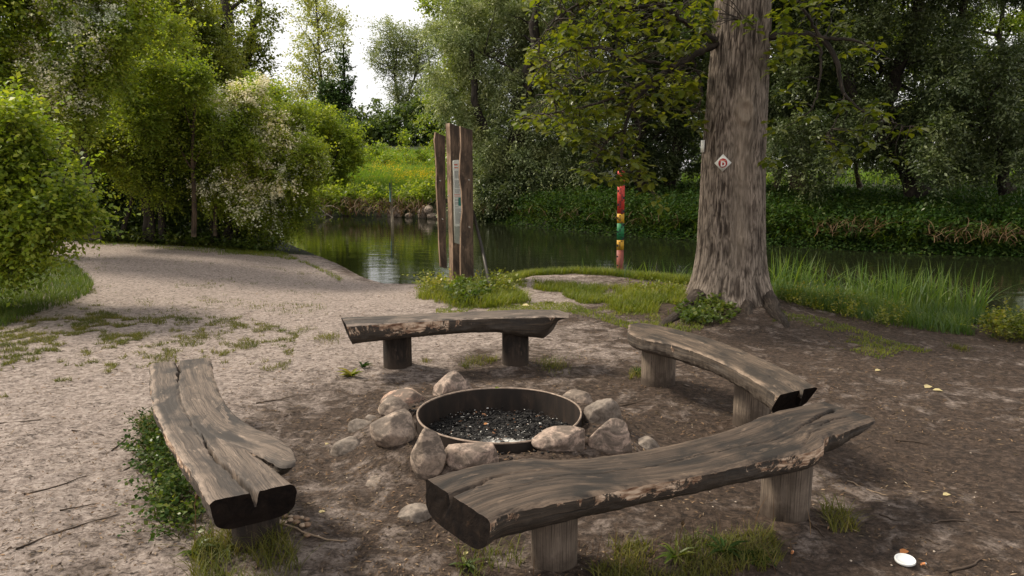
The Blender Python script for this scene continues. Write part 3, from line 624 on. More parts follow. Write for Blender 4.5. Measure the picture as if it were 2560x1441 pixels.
def crown(clumps, Y, leafL, leafW, cover, spray=.35, k=7, droop=.15, seed=0, up=.25, dj=.5, thr=-.35, flat=.5, ysc=1.0, blossom=None, twig=0, sub=0, minz=None, shell=.5):
    """clumps: (px, py, radius px[, dY]) around distance Y -> leaf verts, clump centres, blossom verts, twigs"""
    rng = np.random.default_rng(100+seed); LV, CC, BV, TV, TF, nt_ = [], [], [], [], [], 0
    for cl in clumps:
        px, py, rp = cl[:3]; y = Y+(cl[3] if len(cl) > 3 else rng.uniform(-dj, dj)); c = aty(px, py, y); r = rp/FPX*y
        CC.append((c, r)); subs = [(c, r*.66)]
        for q in range(int(sub*1.5+1)):
            dd = unit(rng.normal(size=3)); dd[1] *= .8; subs.append((c+dd*r*rng.uniform(.35, 1.25), r*rng.uniform(.22, .5)))
        for cc, r_ in subs:
            n = max(4, int(cover*4*r_*r_*3/(leafL*leafW*.5*k)))
            O, D = clump_sprays(cc, (r_, r_*ysc, r_), n, rng, up, thr=thr, shell=shell)
            if minz is not None: kk = O[:, 2] > minz; O, D = O[kk], D[kk]
            if not len(O): continue
            Ls = spray*rng.uniform(.5, 1.2, len(O)); LV.append(spray_leaves(O, D, Ls, k, leafL, leafW, droop, rng, flat))
            if twig:
                m_ = rng.random(len(O)) < twig; V, F = twigs(O[m_]-D[m_]*Ls[m_][:, None]*.5, D[m_], Ls[m_]*1.4, droop*.7, .0035*y/14); TV.append(V); TF.append(F+nt_); nt_ += len(V)
            nt2 = max(2, n//9); d2 = unit(rng.normal(size=(nt2, 3))*[1, 1, .8]+[0, -.2, .35]); O2 = cc+d2*r_*rng.uniform(.8, 1.15, (nt2, 1)); D2 = unit(d2*.6+rng.normal(0, .4, d2.shape)+[0, 0, up])
            if minz is not None: kk = O2[:, 2] > minz; O2, D2 = O2[kk], D2[kk]
            if len(O2): LV.append(spray_leaves(O2, D2, spray*1.7*rng.uniform(.5, 1.3, len(O2)), int(k*1.5), leafL*1.05, leafW*1.05, droop*1.3, rng, flat))
            if blossom:
                nb = int(n*blossom*1.8); o = rng.integers(0, len(O), nb); m_ = (n3(O[o], 1.5, 5.5) > -.12) & (((O[o]-c)/r) @ np.array([-.1, -.55, .55]) > .05); o = o[m_]
                tip = O[o]+D[o]*Ls[o][:, None]*rng.uniform(.1, 1, (len(o), 1))+[0, 0, .02]
                for q in range(5):
                    pp = tip+rng.normal(0, .035, tip.shape); BV.append(leafquads(pp, rng.normal(size=pp.shape), np.array([0, -.4, 1.0])+rng.normal(0, .5, pp.shape), (.045*y/16), (.045*y/16), 0))
    return np.concatenate(LV), CC, (np.concatenate(BV) if BV else None), (np.concatenate(TV), np.concatenate(TF)) if TV else None
M_bark = woodmat('bark_dark', (.085, .066, .05), (.045, .035, .027), (.016, .013, .010), 21, .9, .3)
M_barkb = woodmat('bark_brown', (.17, .115, .075), (.10, .068, .045), (.035, .025, .018), 22, .9, .3)
M_blossom = leafmat('white_blossom', [(.74, .75, .64), (.84, .84, .76), (.66, .68, .54)], .25, .7, .2, (1, 1, .9))
LM = {}
LM['yellowgreen'] = leafmat('leaf_yellowgreen', [(.07, .11, .014), (.12, .155, .018), (.048, .080, .012), (.155, .175, .026)], .42)
LM['mid'] = leafmat('leaf_mid', [(.088, .125, .020), (.135, .17, .026), (.06, .088, .015), (.18, .195, .032)], .47)
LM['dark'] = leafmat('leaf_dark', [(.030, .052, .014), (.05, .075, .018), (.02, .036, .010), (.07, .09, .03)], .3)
LM['olive'] = leafmat('leaf_olive', [(.075, .095, .020), (.105, .125, .026), (.05, .068, .015), (.135, .14, .034)], .35)
LM['willow'] = leafmat('leaf_willow', [(.115, .14, .065), (.17, .195, .105), (.075, .098, .04), (.24, .26, .155)], .25, .5, .4, (1.2, 1.3, .6))
LM['willow_shaded'] = leafmat('leaf_willow_shaded', [(.030, .044, .017), (.048, .064, .026), (.018, .028, .011), (.075, .09, .042)], .22, .5, .4, (1.2, 1.3, .6))  # darker copy of the willow leaf, canopy shade put into its colour
LM['pale'] = leafmat('leaf_pale', [(.15, .17, .06), (.21, .23, .10), (.10, .12, .035), (.25, .25, .11)], .35)
LM['ivy'] = leafmat('leaf_ivy', [(.022, .045, .012), (.035, .062, .016), (.018, .032, .009)], .15)
def limb_path(p0, p1, n=9, sag=.15, rng=None):
    p0 = np.asarray(p0, float); p1 = np.asarray(p1, float); t = np.linspace(0, 1, n)[:, None]; d = p1-p0
    mid = p0+d*.5+np.array([0, 0, 1.0])*np.linalg.norm(d)*sag
    P = (1-t)**2*p0+2*t*(1-t)*mid+t*t*p1
    if rng is not None: P[1:] += rng.normal(0, .025*np.linalg.norm(d), (n-1, 3))*t[1:]
    return P
def plant(name, label, cat, base, trunks, clumps, Y, mat, bark=None, group=None, nl=8, lr=.04, blos=None, seed=0, trunk_name='trunk', crown_name='crown', **kw):
    """base: world xyz; trunks: list of ([(px,py,dY)...], r0, r1)"""
    rng = np.random.default_rng(900+seed)
    root = empty(name, tuple(base)); tag(root, label, cat, group)
    LV, CC, BV, TW = crown(clumps, Y, seed=seed, blossom=blos, **kw)
    ends = []
    for i, (pts, r0, r1) in enumerate(trunks):
        P = [aty(p[0], p[1], Y+(p[2] if len(p) > 2 else 0)) for p in pts]; P = interp(P, 16)
        P[1:-1] += rng.normal(0, r0*.22, (14, 3)); mb = MB(); mb.tube(P, np.linspace(r0, r1, 16)*(1+.5*np.exp(-np.arange(16)/1.2)), 10, rough=.25, seed=seed+i)
        mb.build(trunk_name, bark or M_bark, root=root); ends.append(P)
    if ends and nl:
        order = rng.permutation(len(CC))[:nl]
        for q in order:
            c, r = CC[q]; P = ends[rng.integers(len(ends))]
            i = int(np.argmin(np.linalg.norm(P-(c-[0, 0, r*1.2]), axis=1))); i = max(3, i)
            mb = MB(); pth = limb_path(P[i], c+rng.normal(0, r*.3, 3), 9, .08, rng); mb.tube(pth, np.linspace(lr, lr*.2, 9), 6, seed=q)
            for z_ in range(4):
                j = rng.integers(3, 9); e = pth[j]+rng.normal(0, r*.7, 3)+[0, 0, r*.3]; mb.tube(limb_path(pth[j], e, 6, .05, rng), np.linspace(lr*.45, lr*.1, 6), 4, seed=z_)
            mb.build('limb', bark or M_bark, root=root)
    leafmesh(crown_name, LV, mat, root=root)
    if BV is not None: leafmesh('blossom', BV, M_blossom, root=root)
    if TW is not None:
        V, F = TW; o = put(mesh_np('twigs', V, F, np.full(len(F), 4), bark or M_bark), root); o['kind'] = 'stuff'
    GEN['n'] += len(LV)//4; return root
def gz(px, Y): p = aty(px, 500, Y); p[2] = zat(p[0], Y); return p

# ================================================================ LEFT THICKET
plant('leafy_bush', 'yellow-green bush leaning in from the left edge over the grass', 'bush', gz(-40, 8.4), [([(-60, 700), (-10, 520), (40, 380)], .05, .02), ([(-30, 700), (60, 600), (140, 520)], .035, .01)],
      [(-60, 330, 110), (10, 340, 80), (50, 410, 85), (-40, 450, 100), (90, 470, 70), (20, 520, 90), (110, 540, 70), (160, 500, 50), (195, 540, 38), (150, 580, 48), (60, 590, 80), (-20, 620, 90), (110, 615, 40), (215, 560, 20), (30, 290, 45), (105, 400, 40), (190, 475, 26), (-60, 560, 100), (20, 660, 50)],
      8.2, LM['yellowgreen'], seed=1, leafL=.062, leafW=.042, cover=2.3, spray=.28, k=6, dj=.45, twig=.3, sub=3, thr=-.25, minz=.25, nl=12, lr=.018)
plant('tall_tree', 'tall slim dark-trunked tree at the top left corner', 'tree', gz(85, 14), [([(95, 640), (70, 380), (80, 180), (90, -200)], .13, .07)],
      [(20, 40, 100), (-40, 140, 110), (10, 220, 80), (110, 20, 60), (150, 120, 55), (40, -90, 130), (180, -60, 100), (-60, 260, 80), (60, 130, 55), (120, 230, 60)],
      14, LM['yellowgreen'], seed=2, leafL=.085, leafW=.055, cover=1.7, spray=.4, k=6, sub=3, twig=.15, nl=10, dj=.9)
plant('hawthorn', 'white-blossomed hawthorn at the upper left behind the thicket', 'tree', gz(190, 13.2), [([(230, 600), (210, 400), (200, 200), (190, 60)], .10, .04)],
      [(230, 90, 75), (180, 170, 60), (110, 150, 65), (150, 230, 65), (280, 60, 60), (90, 250, 55), (200, 270, 70), (60, 320, 60), (260, 160, 60), (310, 20, 70), (240, -20, 80), (380, 70, 60), (150, 60, 60)],
      13.2, LM['mid'], seed=3, leafL=.07, leafW=.045, cover=1.9, spray=.36, k=6, blos=1.5, sub=3, twig=.1, group='flowering hawthorns in the left thicket')
plant('thicket_tree', 'broad green multi-stemmed tree in the middle of the left thicket', 'tree', gz(370, 17.2),
      [([(370, 600), (360, 480), (300, 330), (250, 200)], .09, .03), ([(380, 600), (365, 420), (360, 300), (350, 180)], .08, .03), ([(410, 600), (400, 470), (430, 330), (450, 200)], .07, .02), ([(300, 600), (330, 500), (340, 420), (400, 280)], .05, .02)],
      [(330, 150, 75), (400, 190, 75), (290, 220, 75), (360, 260, 90), (440, 250, 65), (260, 300, 80), (330, 340, 85), (410, 330, 85), (480, 300, 60), (230, 380, 70), (300, 420, 70), (380, 410, 75), (460, 380, 65), (420, 120, 55), (300, 100, 60), (480, 210, 50), (520, 260, 45), (370, 80, 50), (210, 310, 55), (250, 470, 50), (440, 450, 50)],
      16.8, LM['mid'], seed=4, leafL=.058, leafW=.04, cover=1.35, spray=.32, k=7, sub=4, twig=.15, nl=14, lr=.03, dj=1.1, thr=-.3)
plant('thicket_tree', 'yellowish leafy tree rising behind the multi-stemmed one in the left thicket', 'tree', gz(470, 20), [([(490, 590), (500, 400), (520, 200), (560, 60)], .11, .04)],
      [(440, 60, 65), (500, 90, 60), (390, 20, 70), (540, 180, 50), (500, 160, 60), (430, 150, 60), (350, -10, 80), (470, -20, 60), (560, 270, 45), (520, 330, 60), (600, 300, 45)],
      20, LM['olive'], seed=5, leafL=.075, leafW=.05, cover=1.5, spray=.36, k=6, sub=4, twig=.15, nl=9, dj=1.0)
plant('hawthorn', 'large hawthorn full of white blossom hanging over the pond at the right of the thicket', 'tree', gz(600, 17.6),
      [([(560, 605), (600, 500), (680, 400), (760, 320)], .08, .02), ([(540, 605), (520, 470), (560, 330), (600, 270)], .07, .02), ([(570, 605), (640, 520), (720, 470), (780, 440)], .06, .015)],
      [(600, 320, 60), (650, 300, 55), (700, 330, 60), (640, 380, 70), (720, 390, 60), (770, 380, 40), (580, 390, 65), (680, 450, 70), (600, 460, 65), (740, 450, 50), (640, 520, 55), (700, 520, 50), (735, 540, 30), (560, 480, 50), (790, 420, 28), (690, 570, 30), (745, 500, 34), (560, 300, 45), (530, 400, 50), (730, 290, 40), (620, 265, 40)],
      17.2, LM['mid'], seed=6, leafL=.055, leafW=.038, cover=1.45, spray=.34, k=7, droop=.3, blos=.75, sub=4, twig=.15, nl=14, lr=.025, dj=.8, thr=-.3, group='flowering hawthorns in the left thicket')
plant('understorey_shrub', 'dark leafy undergrowth shrub at the foot of the left thicket', 'shrub', gz(300, 17.6), [],
      [(180, 560, 50), (240, 530, 55), (300, 560, 50), (360, 540, 55), (420, 560, 45), (480, 540, 55), (540, 555, 50), (600, 560, 45), (230, 450, 70), (330, 480, 70), (430, 500, 60), (520, 480, 60), (600, 580, 30), (160, 480, 60), (120, 400, 80), (650, 560, 35), (100, 500, 80), (60, 420, 90), (180, 400, 70), (340, 400, 70, 1.5), (440, 420, 70, 1.5), (500, 400, 70, 1.5), (120, 300, 80, 1.5), (40, 300, 90, 1.5)],
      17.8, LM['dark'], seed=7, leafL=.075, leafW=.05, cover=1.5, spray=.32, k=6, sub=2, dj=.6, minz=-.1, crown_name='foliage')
# trunk standing in front of the thicket
root = empty('young_tree_stem', tuple(gz(485, 16.2))); tag(root, 'bare light-brown forked stem standing at the front edge of the left thicket', 'tree')
mb = MB(); P = interp([aty(x, y, 16.2) for x, y in ((484, 592), (486, 520), (484, 450), (481, 400), (485, 300), (492, 220))], 18); mb.tube(P, np.linspace(.06, .02, 18), 9, rough=.25, seed=3); mb.build('trunk', M_barkb, root=root)
for pts in (((484, 430), (465, 400), (440, 340)), ((484, 420), (500, 380), (540, 330)), ((486, 340), (470, 300), (455, 240))):
    mb = MB(); mb.tube(interp([aty(x, y, 16.2) for x, y in pts], 10), np.linspace(.025, .008, 10), 6, rough=.2, seed=5); mb.build('limb', M_barkb, root=root)
root = empty('young_tree_stem', tuple(gz(535, 16.6))); tag(root, 'slender leaning pale stem right of the forked one in the left thicket', 'tree')
mb = MB(); P = interp([aty(x, y, 16.6) for x, y in ((538, 590), (540, 500), (555, 420), (580, 340), (640, 270))], 16); mb.tube(P, np.linspace(.045, .012, 16), 8, rough=.25, seed=8); mb.build('trunk', M_barkb, root=root)

# ================================================================ FAR SIDE, LEFT AND MIDDLE
def bl(L, Y=0): return [tuple(x) for x in L]
plant('oak', 'rugged oak with a dark forked trunk against the white sky left of the gap', 'tree', gz(600, 38), [([(590, 420), (575, 250), (570, 120), (560, -40)], .42, .2), ([(590, 300), (610, 160), (640, 60), (650, -60)], .28, .12)],
      [(550, 30, 40), (610, 110, 40), (640, 60, 32), (560, 120, 36), (530, 70, 30), (640, 150, 42), (600, 190, 45), (660, 110, 25), (580, 250, 45), (640, 220, 40), (620, -10, 40), (520, 160, 28), (680, 40, 14), (660, 260, 40), (560, 200, 40), (500, 20, 30), (625, 300, 45), (580, -40, 40), (545, 300, 40)],
      38, LM['olive'], seed=8, leafL=.17, leafW=.11, cover=.85, spray=.6, k=5, sub=5, dj=1.5, nl=16, lr=.12, thr=-.2)
plant('golden_shrub', 'golden-green shrub top glowing above the blossoming hawthorn', 'shrub', gz(650, 26), [],
      [(600, 240, 35), (640, 250, 40), (680, 250, 35), (660, 290, 40), (620, 290, 40), (700, 280, 30), (720, 310, 35), (740, 340, 30)], 26, LM['yellowgreen'], seed=9, leafL=.12, leafW=.08, cover=1.6, spray=.4, k=6, sub=3, crown_name='foliage')
plant('poplar', 'tall airy poplar standing left of the sky gap beyond the pond', 'tree', gz(800, 94.5), [([(800, 400), (800, 200), (790, 0)], .28, .08)],
      [(790, 10, 42), (770, 50, 34), (830, 60, 34), (800, 100, 40), (760, 110, 30), (845, 110, 26), (790, 160, 42), (750, 170, 28), (830, 170, 30), (780, 220, 44), (730, 230, 30), (820, 240, 34), (760, 270, 40), (800, -40, 40), (820, 20, 20), (860, 60, 10), (810, 290, 38), (710, 290, 34)],
      94.5, LM['pale'], seed=10, leafL=0.32, leafW=0.208, cover=.38, spray=1.12, k=5, sub=5, dj=2.24, nl=14, lr=0.128, thr=-.15)
plant('ivy_trunk', 'narrow ivy-clad dead trunk standing right of the poplar', 'tree', gz(862, 87.5), [([(862, 400), (862, 240), (858, 110)], .25, .08)],
      [(860, 140, 7), (861, 160, 9), (862, 185, 10), (862, 210, 12), (863, 235, 13), (864, 260, 14), (865, 285, 15), (864, 310, 16), (872, 215, 10)],
      87.5, LM['ivy'], seed=11, leafL=0.32, leafW=0.256, cover=2.2, spray=0.64, k=5, dj=0.32, nl=0, group=None, sub=2)
plant('ivy_trunk', 'broad ivy-covered stump left of the narrow ivy-clad trunk', 'tree', gz(830, 87.5), [([(828, 400), (826, 300), (824, 210)], .3, .2)],
      [(824, 225, 18), (834, 250, 22), (826, 275, 22), (842, 235, 15), (806, 235, 6), (806, 215, 5), (836, 300, 20), (815, 260, 10), (848, 265, 14), (848, 295, 14)],
      87.5, LM['ivy'], seed=12, leafL=0.32, leafW=0.256, cover=2.2, spray=0.64, k=5, dj=0.32, nl=0, sub=2)
plant('grey_willow', 'feathery grey-green willow right of the sky gap beyond the meadow', 'tree', gz(1000, 91), [([(1000, 380), (995, 260), (985, 160), (975, 90)], .3, .08), ([(1010, 380), (1020, 250), (1050, 150), (1060, 90)], .25, .06), ([(1062, 330), (1072, 260), (1076, 180)], .35, .15)],
      [(980, 80, 30), (1010, 100, 34), (955, 110, 26), (1040, 110, 34), (990, 140, 38), (940, 150, 20), (1060, 150, 38), (1020, 180, 40), (970, 180, 30), (1075, 90, 26), (1080, 200, 34), (1000, 230, 38), (1050, 240, 36), (1090, 60, 20)],
      91, LM['willow'], seed=13, leafL=0.32, leafW=0.128, cover=.55, spray=1.12, k=6, sub=5, dj=2.4, nl=14, lr=0.112, thr=-.2)
plant('dark_bush', 'dark rounded bushes at the back of the meadow below the grey-green willow', 'bush', gz(980, 72), [([(1010, 380), (1000, 330), (980, 280)], .15, .05), ([(1025, 380), (1022, 330), (1040, 270)], .15, .05)],
      [(900, 315, 34), (950, 312, 36), (1000, 300, 34), (1050, 290, 34), (920, 330, 36), (970, 325, 38), (1025, 330, 36), (1075, 330, 34), (890, 340, 30), (940, 355, 26), (1000, 355, 26), (1060, 360, 24), (1085, 290, 26), (870, 325, 26), (1100, 340, 40), (840, 330, 40)],
      72, LM['dark'], seed=14, leafL=0.32, leafW=0.224, cover=1.5, spray=0.8, k=6, sub=3, dj=1.6, nl=6)
plant('light_shrub', 'small light green shrub with yellow tips in front of the dark far bushes', 'shrub', gz(1020, 46), [], [(1015, 345, 16), (1080, 325, 18), (1100, 345, 20), (1060, 300, 14)], 46, LM['yellowgreen'], seed=15, leafL=.16, leafW=.11, cover=1.6, spray=.4, k=5, sub=2, crown_name='foliage')
plant('rounded_bush', 'soft light green bush at the left edge of the flowering meadow', 'bush', gz(840, 34), [([(820, 470), (830, 420), (850, 360)], .06, .02)],
      [(780, 300, 40), (820, 330, 40), (860, 350, 32), (770, 370, 45), (820, 400, 45), (860, 400, 32), (880, 360, 20), (790, 440, 42), (840, 440, 34), (750, 420, 30), (780, 480, 30), (760, 330, 40), (890, 335, 14), (740, 480, 28)],
      33.8, LM['mid'], seed=16, leafL=.12, leafW=.08, cover=1.6, spray=.42, k=6, sub=4, dj=1.0, nl=5)
# big grey-green willow right of the posts
WC = []
rw = np.random.default_rng(5)
for px in range(1110, 1460, 42):
    for py in range(-20, 520, 46):
        top = 60 if px < 1150 else (0 if px < 1200 else -60)
        if px < 1140 and py > 300: continue
        if py < top: continue
        WC.append((px+rw.uniform(-16, 16)+(py-200)*.08, py+rw.uniform(-16, 16), rw.uniform(26, 46), rw.uniform(-1.5, 1.2)+(520-py)*.004))
plant('silver_willow', 'huge silvery willow filling the bank right of the wooden posts', 'tree', gz(1300, 29.5), [([(1300, 540), (1290, 350), (1330, 150), (1340, -60)], .4, .15), ([(1250, 540), (1230, 400), (1190, 250), (1180, 100)], .3, .08)],
      WC, 29, LM['willow'], seed=17, leafL=.13, leafW=.045, cover=1.45, spray=.5, k=8, droop=.55, up=-.1, sub=2, dj=1, nl=16, lr=.07, thr=-.28, minz=-.2)
plant('maple', 'fresh green maple showing behind the silvery willow near the top', 'tree', gz(1140, 36), [([(1150, 400), (1150, 250), (1160, 60)], .25, .08)],
      [(1130, 60, 28), (1160, 40, 30), (1180, 90, 36), (1150, 130, 34), (1120, 110, 22), (1130, 170, 34), (1170, 180, 34), (1110, 210, 30), (1140, 240, 34), (1090, 20, 16), (1110, -5, 20), (1180, 10, 30), (1120, 280, 32), (1200, 40, 30), (1090, 250, 20), (1070, 15, 10), (1230, 20, 40), (1300, 20, 50)],
      36, LM['mid'], seed=18, leafL=.16, leafW=.11, cover=1.6, spray=.45, k=5, sub=4, dj=1, nl=9, lr=.07, thr=-.25)
plant('bank_bush', 'low dark bush drooping over the water between the posts and the gauge', 'bush', gz(1330, 27.5), [],
      [(1210, 520, 34), (1260, 500, 40), (1310, 520, 40), (1360, 510, 42), (1410, 520, 40), (1450, 540, 34), (1230, 460, 40), (1300, 450, 45), (1370, 450, 45), (1440, 470, 45), (1500, 520, 38), (1480, 450, 40)], 27.6, LM['willow_shaded'], seed=19, leafL=.12, leafW=.06, cover=1.8, spray=.4, k=6, droop=.45, up=-.1, sub=2, minz=-.33, crown_name='foliage')

# ================================================================ RIGHT: THE DARK WILLOWS
def fieldclumps(x0, x1, y0, y1, st, rmin, rmax, seed, dy=1.5, prob=1.0, cond=None):
    rg = np.random.default_rng(seed); L = []
    for px in np.arange(x0, x1, st):
        for py in np.arange(y0, y1, st):
            if rg.random() > prob: continue
            if cond and not cond(px, py): continue
            L.append((px+rg.uniform(-.4, .4)*st, py+rg.uniform(-.4, .4)*st, rg.uniform(rmin, rmax), rg.uniform(-dy, dy)))
    return L
plant('dark_willow', 'shaded willow behind the gauge and left of the big trunk', 'tree', gz(1600, 27), [([(1620, 560), (1610, 400), (1560, 200), (1500, 0)], .35, .12), ([(1660, 560), (1690, 380), (1720, 150)], .25, .1)],
      fieldclumps(1440, 1800, -20, 440, 58, 34, 50, 31, 1.6)+fieldclumps(1400, 1900, -420, -20, 110, 60, 90, 131, 3), 27, LM['willow_shaded'], seed=20, leafL=.12, leafW=.05, cover=1.35, spray=.42, k=7, droop=.35, up=0, sub=2, nl=12, lr=.06, thr=-.25)
plant('dark_willow', 'leaning thick-trunked willow beneath the dark canopy on the right bank', 'tree', gz(2290, 21.5), [([(2297, 490), (2262, 420), (2240, 380), (2225, 280), (2260, 120), (2330, -60)], .24, .13), ([(2285, 470), (2270, 400), (2300, 280), (2380, 120), (2420, -20)], .13, .08), ([(2245, 400), (2150, 260), (2080, 120), (2060, -40)], .14, .08)],
      fieldclumps(1960, 2420, -40, 400, 62, 36, 56, 32, 1.5, .93)+fieldclumps(1950, 2600, -560, -40, 120, 66, 100, 132, 3), 21, LM['willow_shaded'], seed=21, leafL=.10, leafW=.045, cover=1.3, spray=.38, k=7, droop=.3, up=0, sub=2, nl=14, lr=.06, thr=-.22)
plant('dark_tree', 'dark tangled tree right behind the big trunk with bare hanging limbs', 'tree', gz(2010, 23), [([(2000, 500), (1990, 380), (1960, 200), (1940, -40)], .26, .14), ([(1995, 480), (2040, 300), (2120, 120), (2180, -60)], .16, .09), ([(1940, 500), (1950, 380), (1930, 250)], .10, .05), ([(2150, 470), (2130, 380), (2100, 250)], .07, .03)],
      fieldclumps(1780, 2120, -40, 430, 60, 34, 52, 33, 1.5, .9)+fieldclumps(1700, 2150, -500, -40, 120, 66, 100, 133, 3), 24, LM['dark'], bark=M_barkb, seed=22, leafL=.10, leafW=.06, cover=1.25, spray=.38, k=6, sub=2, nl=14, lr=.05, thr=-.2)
plant('bank_willow', 'grey-green willow with bright leaves at the right edge beyond the water', 'tree', gz(2480, 19.5), [([(2520, 480), (2500, 380), (2470, 250)], .14, .05)],
      fieldclumps(2330, 2660, 90, 430, 56, 34, 50, 34, 1.0, .95, lambda x, y: y > 90+abs(x-2560)*.3), 19, LM['willow_shaded'], seed=23, leafL=.10, leafW=.045, cover=1.5, spray=.36, k=7, droop=.3, up=.05, sub=3, nl=8, lr=.04, thr=-.25)
plant('sunlit_tree', 'sunlit yellow-green tree in the top right corner behind the dark canopy', 'tree', gz(2500, 40), [([(2520, 420), (2510, 250), (2500, 0)], .3, .1)],
      [(2440, 40, 34), (2480, 90, 40), (2530, 60, 30), (2420, 120, 34), (2470, 170, 40), (2540, 150, 36), (2560, 220, 40), (2500, 240, 45), (2420, 200, 40), (2590, 20, 30), (2480, 0, 24), (2400, 60, 24), (2550, 110, 30), (2440, 260, 50), (2540, 300, 50), (2460, 340, 50), (2380, 250, 50), (2330, 150, 40)],
      40, LM['yellowgreen'], seed=24, leafL=.17, leafW=.11, cover=1.2, spray=.5, k=5, sub=4, nl=8, lr=.08, thr=-.15)
plant('far_tree', 'pale tree glimpsed through the canopy above the big trunk on the right', 'tree', gz(2100, 42), [([(2100, 420), (2110, 200), (2120, -50)], .3, .1)],
      fieldclumps(1850, 2350, -40, 330, 90, 50, 74, 35, 2, .85)+fieldclumps(1400, 1800, 60, 330, 90, 50, 74, 36, 2, .9), 42, LM['mid'], seed=25, leafL=.19, leafW=.12, cover=1.1, spray=.55, k=5, sub=2, nl=6, lr=.08, thr=-.2)
# a far wood seen between everything
LV, *_ = crown(fieldclumps(-500, 3200, 300, 440, 62, 34, 52, 41, 3, .95, lambda x, y: not (840 < x < 990 and y < 345)), 130, .5, .36, 1.0, .9, 5, seed=26, sub=1)
o = leafmesh('distant_wood', LV, LM['dark']); tag(o, 'dark far-off wood closing the view behind the meadow and the willows', 'woodland', kind='stuff')
# ================================================================ THE BIG POPLAR
def trunk_r(z):
    zs, rs, cx = TZ, TR, TX; return np.interp(z, zs, rs), np.interp(z, zs, cx)
rows = [(792, 1693, 1950), (765, 1704, 1940), (735, 1718, 1928), (700, 1730, 1919), (650, 1740, 1913), (600, 1745, 1911), (400, 1757, 1912), (200, 1773, 1919), (0, 1790, 1926)]
TZ, TR, TX = [], [], []
for py, l, r in rows:
    a_, b_ = aty(l, py, TREE[1]), aty(r, py, TREE[1]); TZ.append(a_[2]); TX.append((a_[0]+b_[0])/2); TR.append((b_[0]-a_[0])/2*.985)
TZ += [9, 15]; TX += [TX[-1]+.12, TX[-1]+.2]; TR += [.24, .08]
kz, ka = 430, 300; zz = np.concatenate([np.linspace(-.15, 4.2, kz-30), np.linspace(4.2, 15, 31)[1:]]); aa = np.arange(ka)/ka*2*np.pi
R0, CX = trunk_r(zz); A, Z = np.meshgrid(aa, zz); R0 = R0[:, None]; CX = CX[:, None]
flare = np.exp(-np.clip(Z-.02, 0, None)/.16)
lob = .10*np.maximum(0, np.cos(A-np.radians(205)))**6+.10*np.maximum(0, np.cos(A-np.radians(322)))**6+.06*np.maximum(0, np.cos(A-np.radians(270)))**8+.06*np.maximum(0, np.cos(A-np.radians(80)))**4
ca, sa = np.cos(A), np.sin(A)
wx = (A-1.5*np.pi)*.39+.012*fbm(A*3, Z*1.6, 3, 3)
ridg = 1-np.abs(fbm(wx*26, Z*4.2, 3, 101))*2.6; ridg2 = 1-np.abs(fbm(wx*55+9, Z*9, 2, 105))*2.2
seam = np.abs(fbm(A/(2*np.pi)*0+ca*1.5, sa*1.5+Z*.25, 3, 7))
Rr = R0*(1+.05*fbm(ca*1.2, sa*1.2+Z*.3, 3, 7))+lob*flare*.8+.009*(ridg-.5)+.005*(ridg2-.5)
# old branch scar with its swollen rim, facing the viewer
def surf_angle(px, py):
    yy = TREE[1]-.3
    for _ in range(8):
        p = aty(px, py, yy); r, cx = trunk_r(p[2]); f_ = math.asin(max(-.99, min(.99, (p[0]-cx)/r))); yy = TREE[1]-r*math.cos(f_)
    return -math.pi/2+f_, p[2]
sa_, sz_ = surf_angle(1862, 278); da = (A-(sa_ % (2*np.pi))); ds = np.hypot(da*R0/.8, (Z-sz_)/1.25)
Rr = Rr+.035*np.exp(-((ds-.085)/.04)**2)-.020*np.exp(-(ds/.05)**2)+.025*np.exp(-(ds/.22)**2)
s2, z2 = surf_angle(1872, 350); dl = np.hypot((A-(s2 % (2*np.pi))-(Z-z2)*.5)*R0, (Z-z2)/5); Rr = Rr+.022*np.exp(-(dl/.03)**2)
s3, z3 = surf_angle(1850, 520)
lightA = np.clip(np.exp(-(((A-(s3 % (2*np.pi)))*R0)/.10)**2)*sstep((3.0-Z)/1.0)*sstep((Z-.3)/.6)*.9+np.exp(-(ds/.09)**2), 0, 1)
G = np.stack([CX+Rr*ca, TREE[1]+Rr*sa, Z], -1)
m, t, b = newmat('poplar_bark'); uv = t.nodes.new('ShaderNodeUVMap').outputs[0]; la = t.nodes.new('ShaderNodeAttribute'); la.attribute_name = 'light'; rg = t.nodes.new('ShaderNodeAttribute'); rg.attribute_name = 'ridge'
f1 = noise(t, mapping(t, uv, (7, 46, 1)), 1, 8, .74, .25); f2 = noise(t, mapping(t, uv, (1.0, 3.5, 1)), 1.3, 4, .6, .4); f3 = noise(t, mapping(t, uv, (60, 160, 1)), 1, 4, .7)
vo = t.nodes.new('ShaderNodeTexVoronoi'); vo.feature = 'DISTANCE_TO_EDGE'; vo.inputs['Scale'].default_value = 1.0; t.links.new(mapping(t, mixc(t, .05, uv, f1), (4.5, 36, 1)), vo.inputs['Vector'])
h = math_(t, 'ADD', math_(t, 'MULTIPLY', rg.outputs['Fac'], .5), math_(t, 'MULTIPLY', f1, .6))
c = ramp(t, h, [(.28, (.035, .027, .022)), (.42, (.145, .118, .098)), (.58, (.25, .207, .172)), (.80, (.38, .32, .27))])
c = mixc(t, ramp(t, vo.outputs['Distance'], [(.01, (.75, .75, .75)), (.11, (0, 0, 0))]), c, (.045, .034, .027))
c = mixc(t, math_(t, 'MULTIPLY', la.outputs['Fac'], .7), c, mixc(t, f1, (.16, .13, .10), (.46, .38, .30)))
c = mixc(t, .6, c, mixc(t, 1.0, c, ramp(t, f2, [(.35, (.62, .6, .58)), (.65, (1.3, 1.25, 1.2))]), 'MULTIPLY'))
t.links.new(c, b.inputs['Base Color']); b.inputs['Roughness'].default_value = .88; b.inputs['Specular IOR Level'].default_value = .2
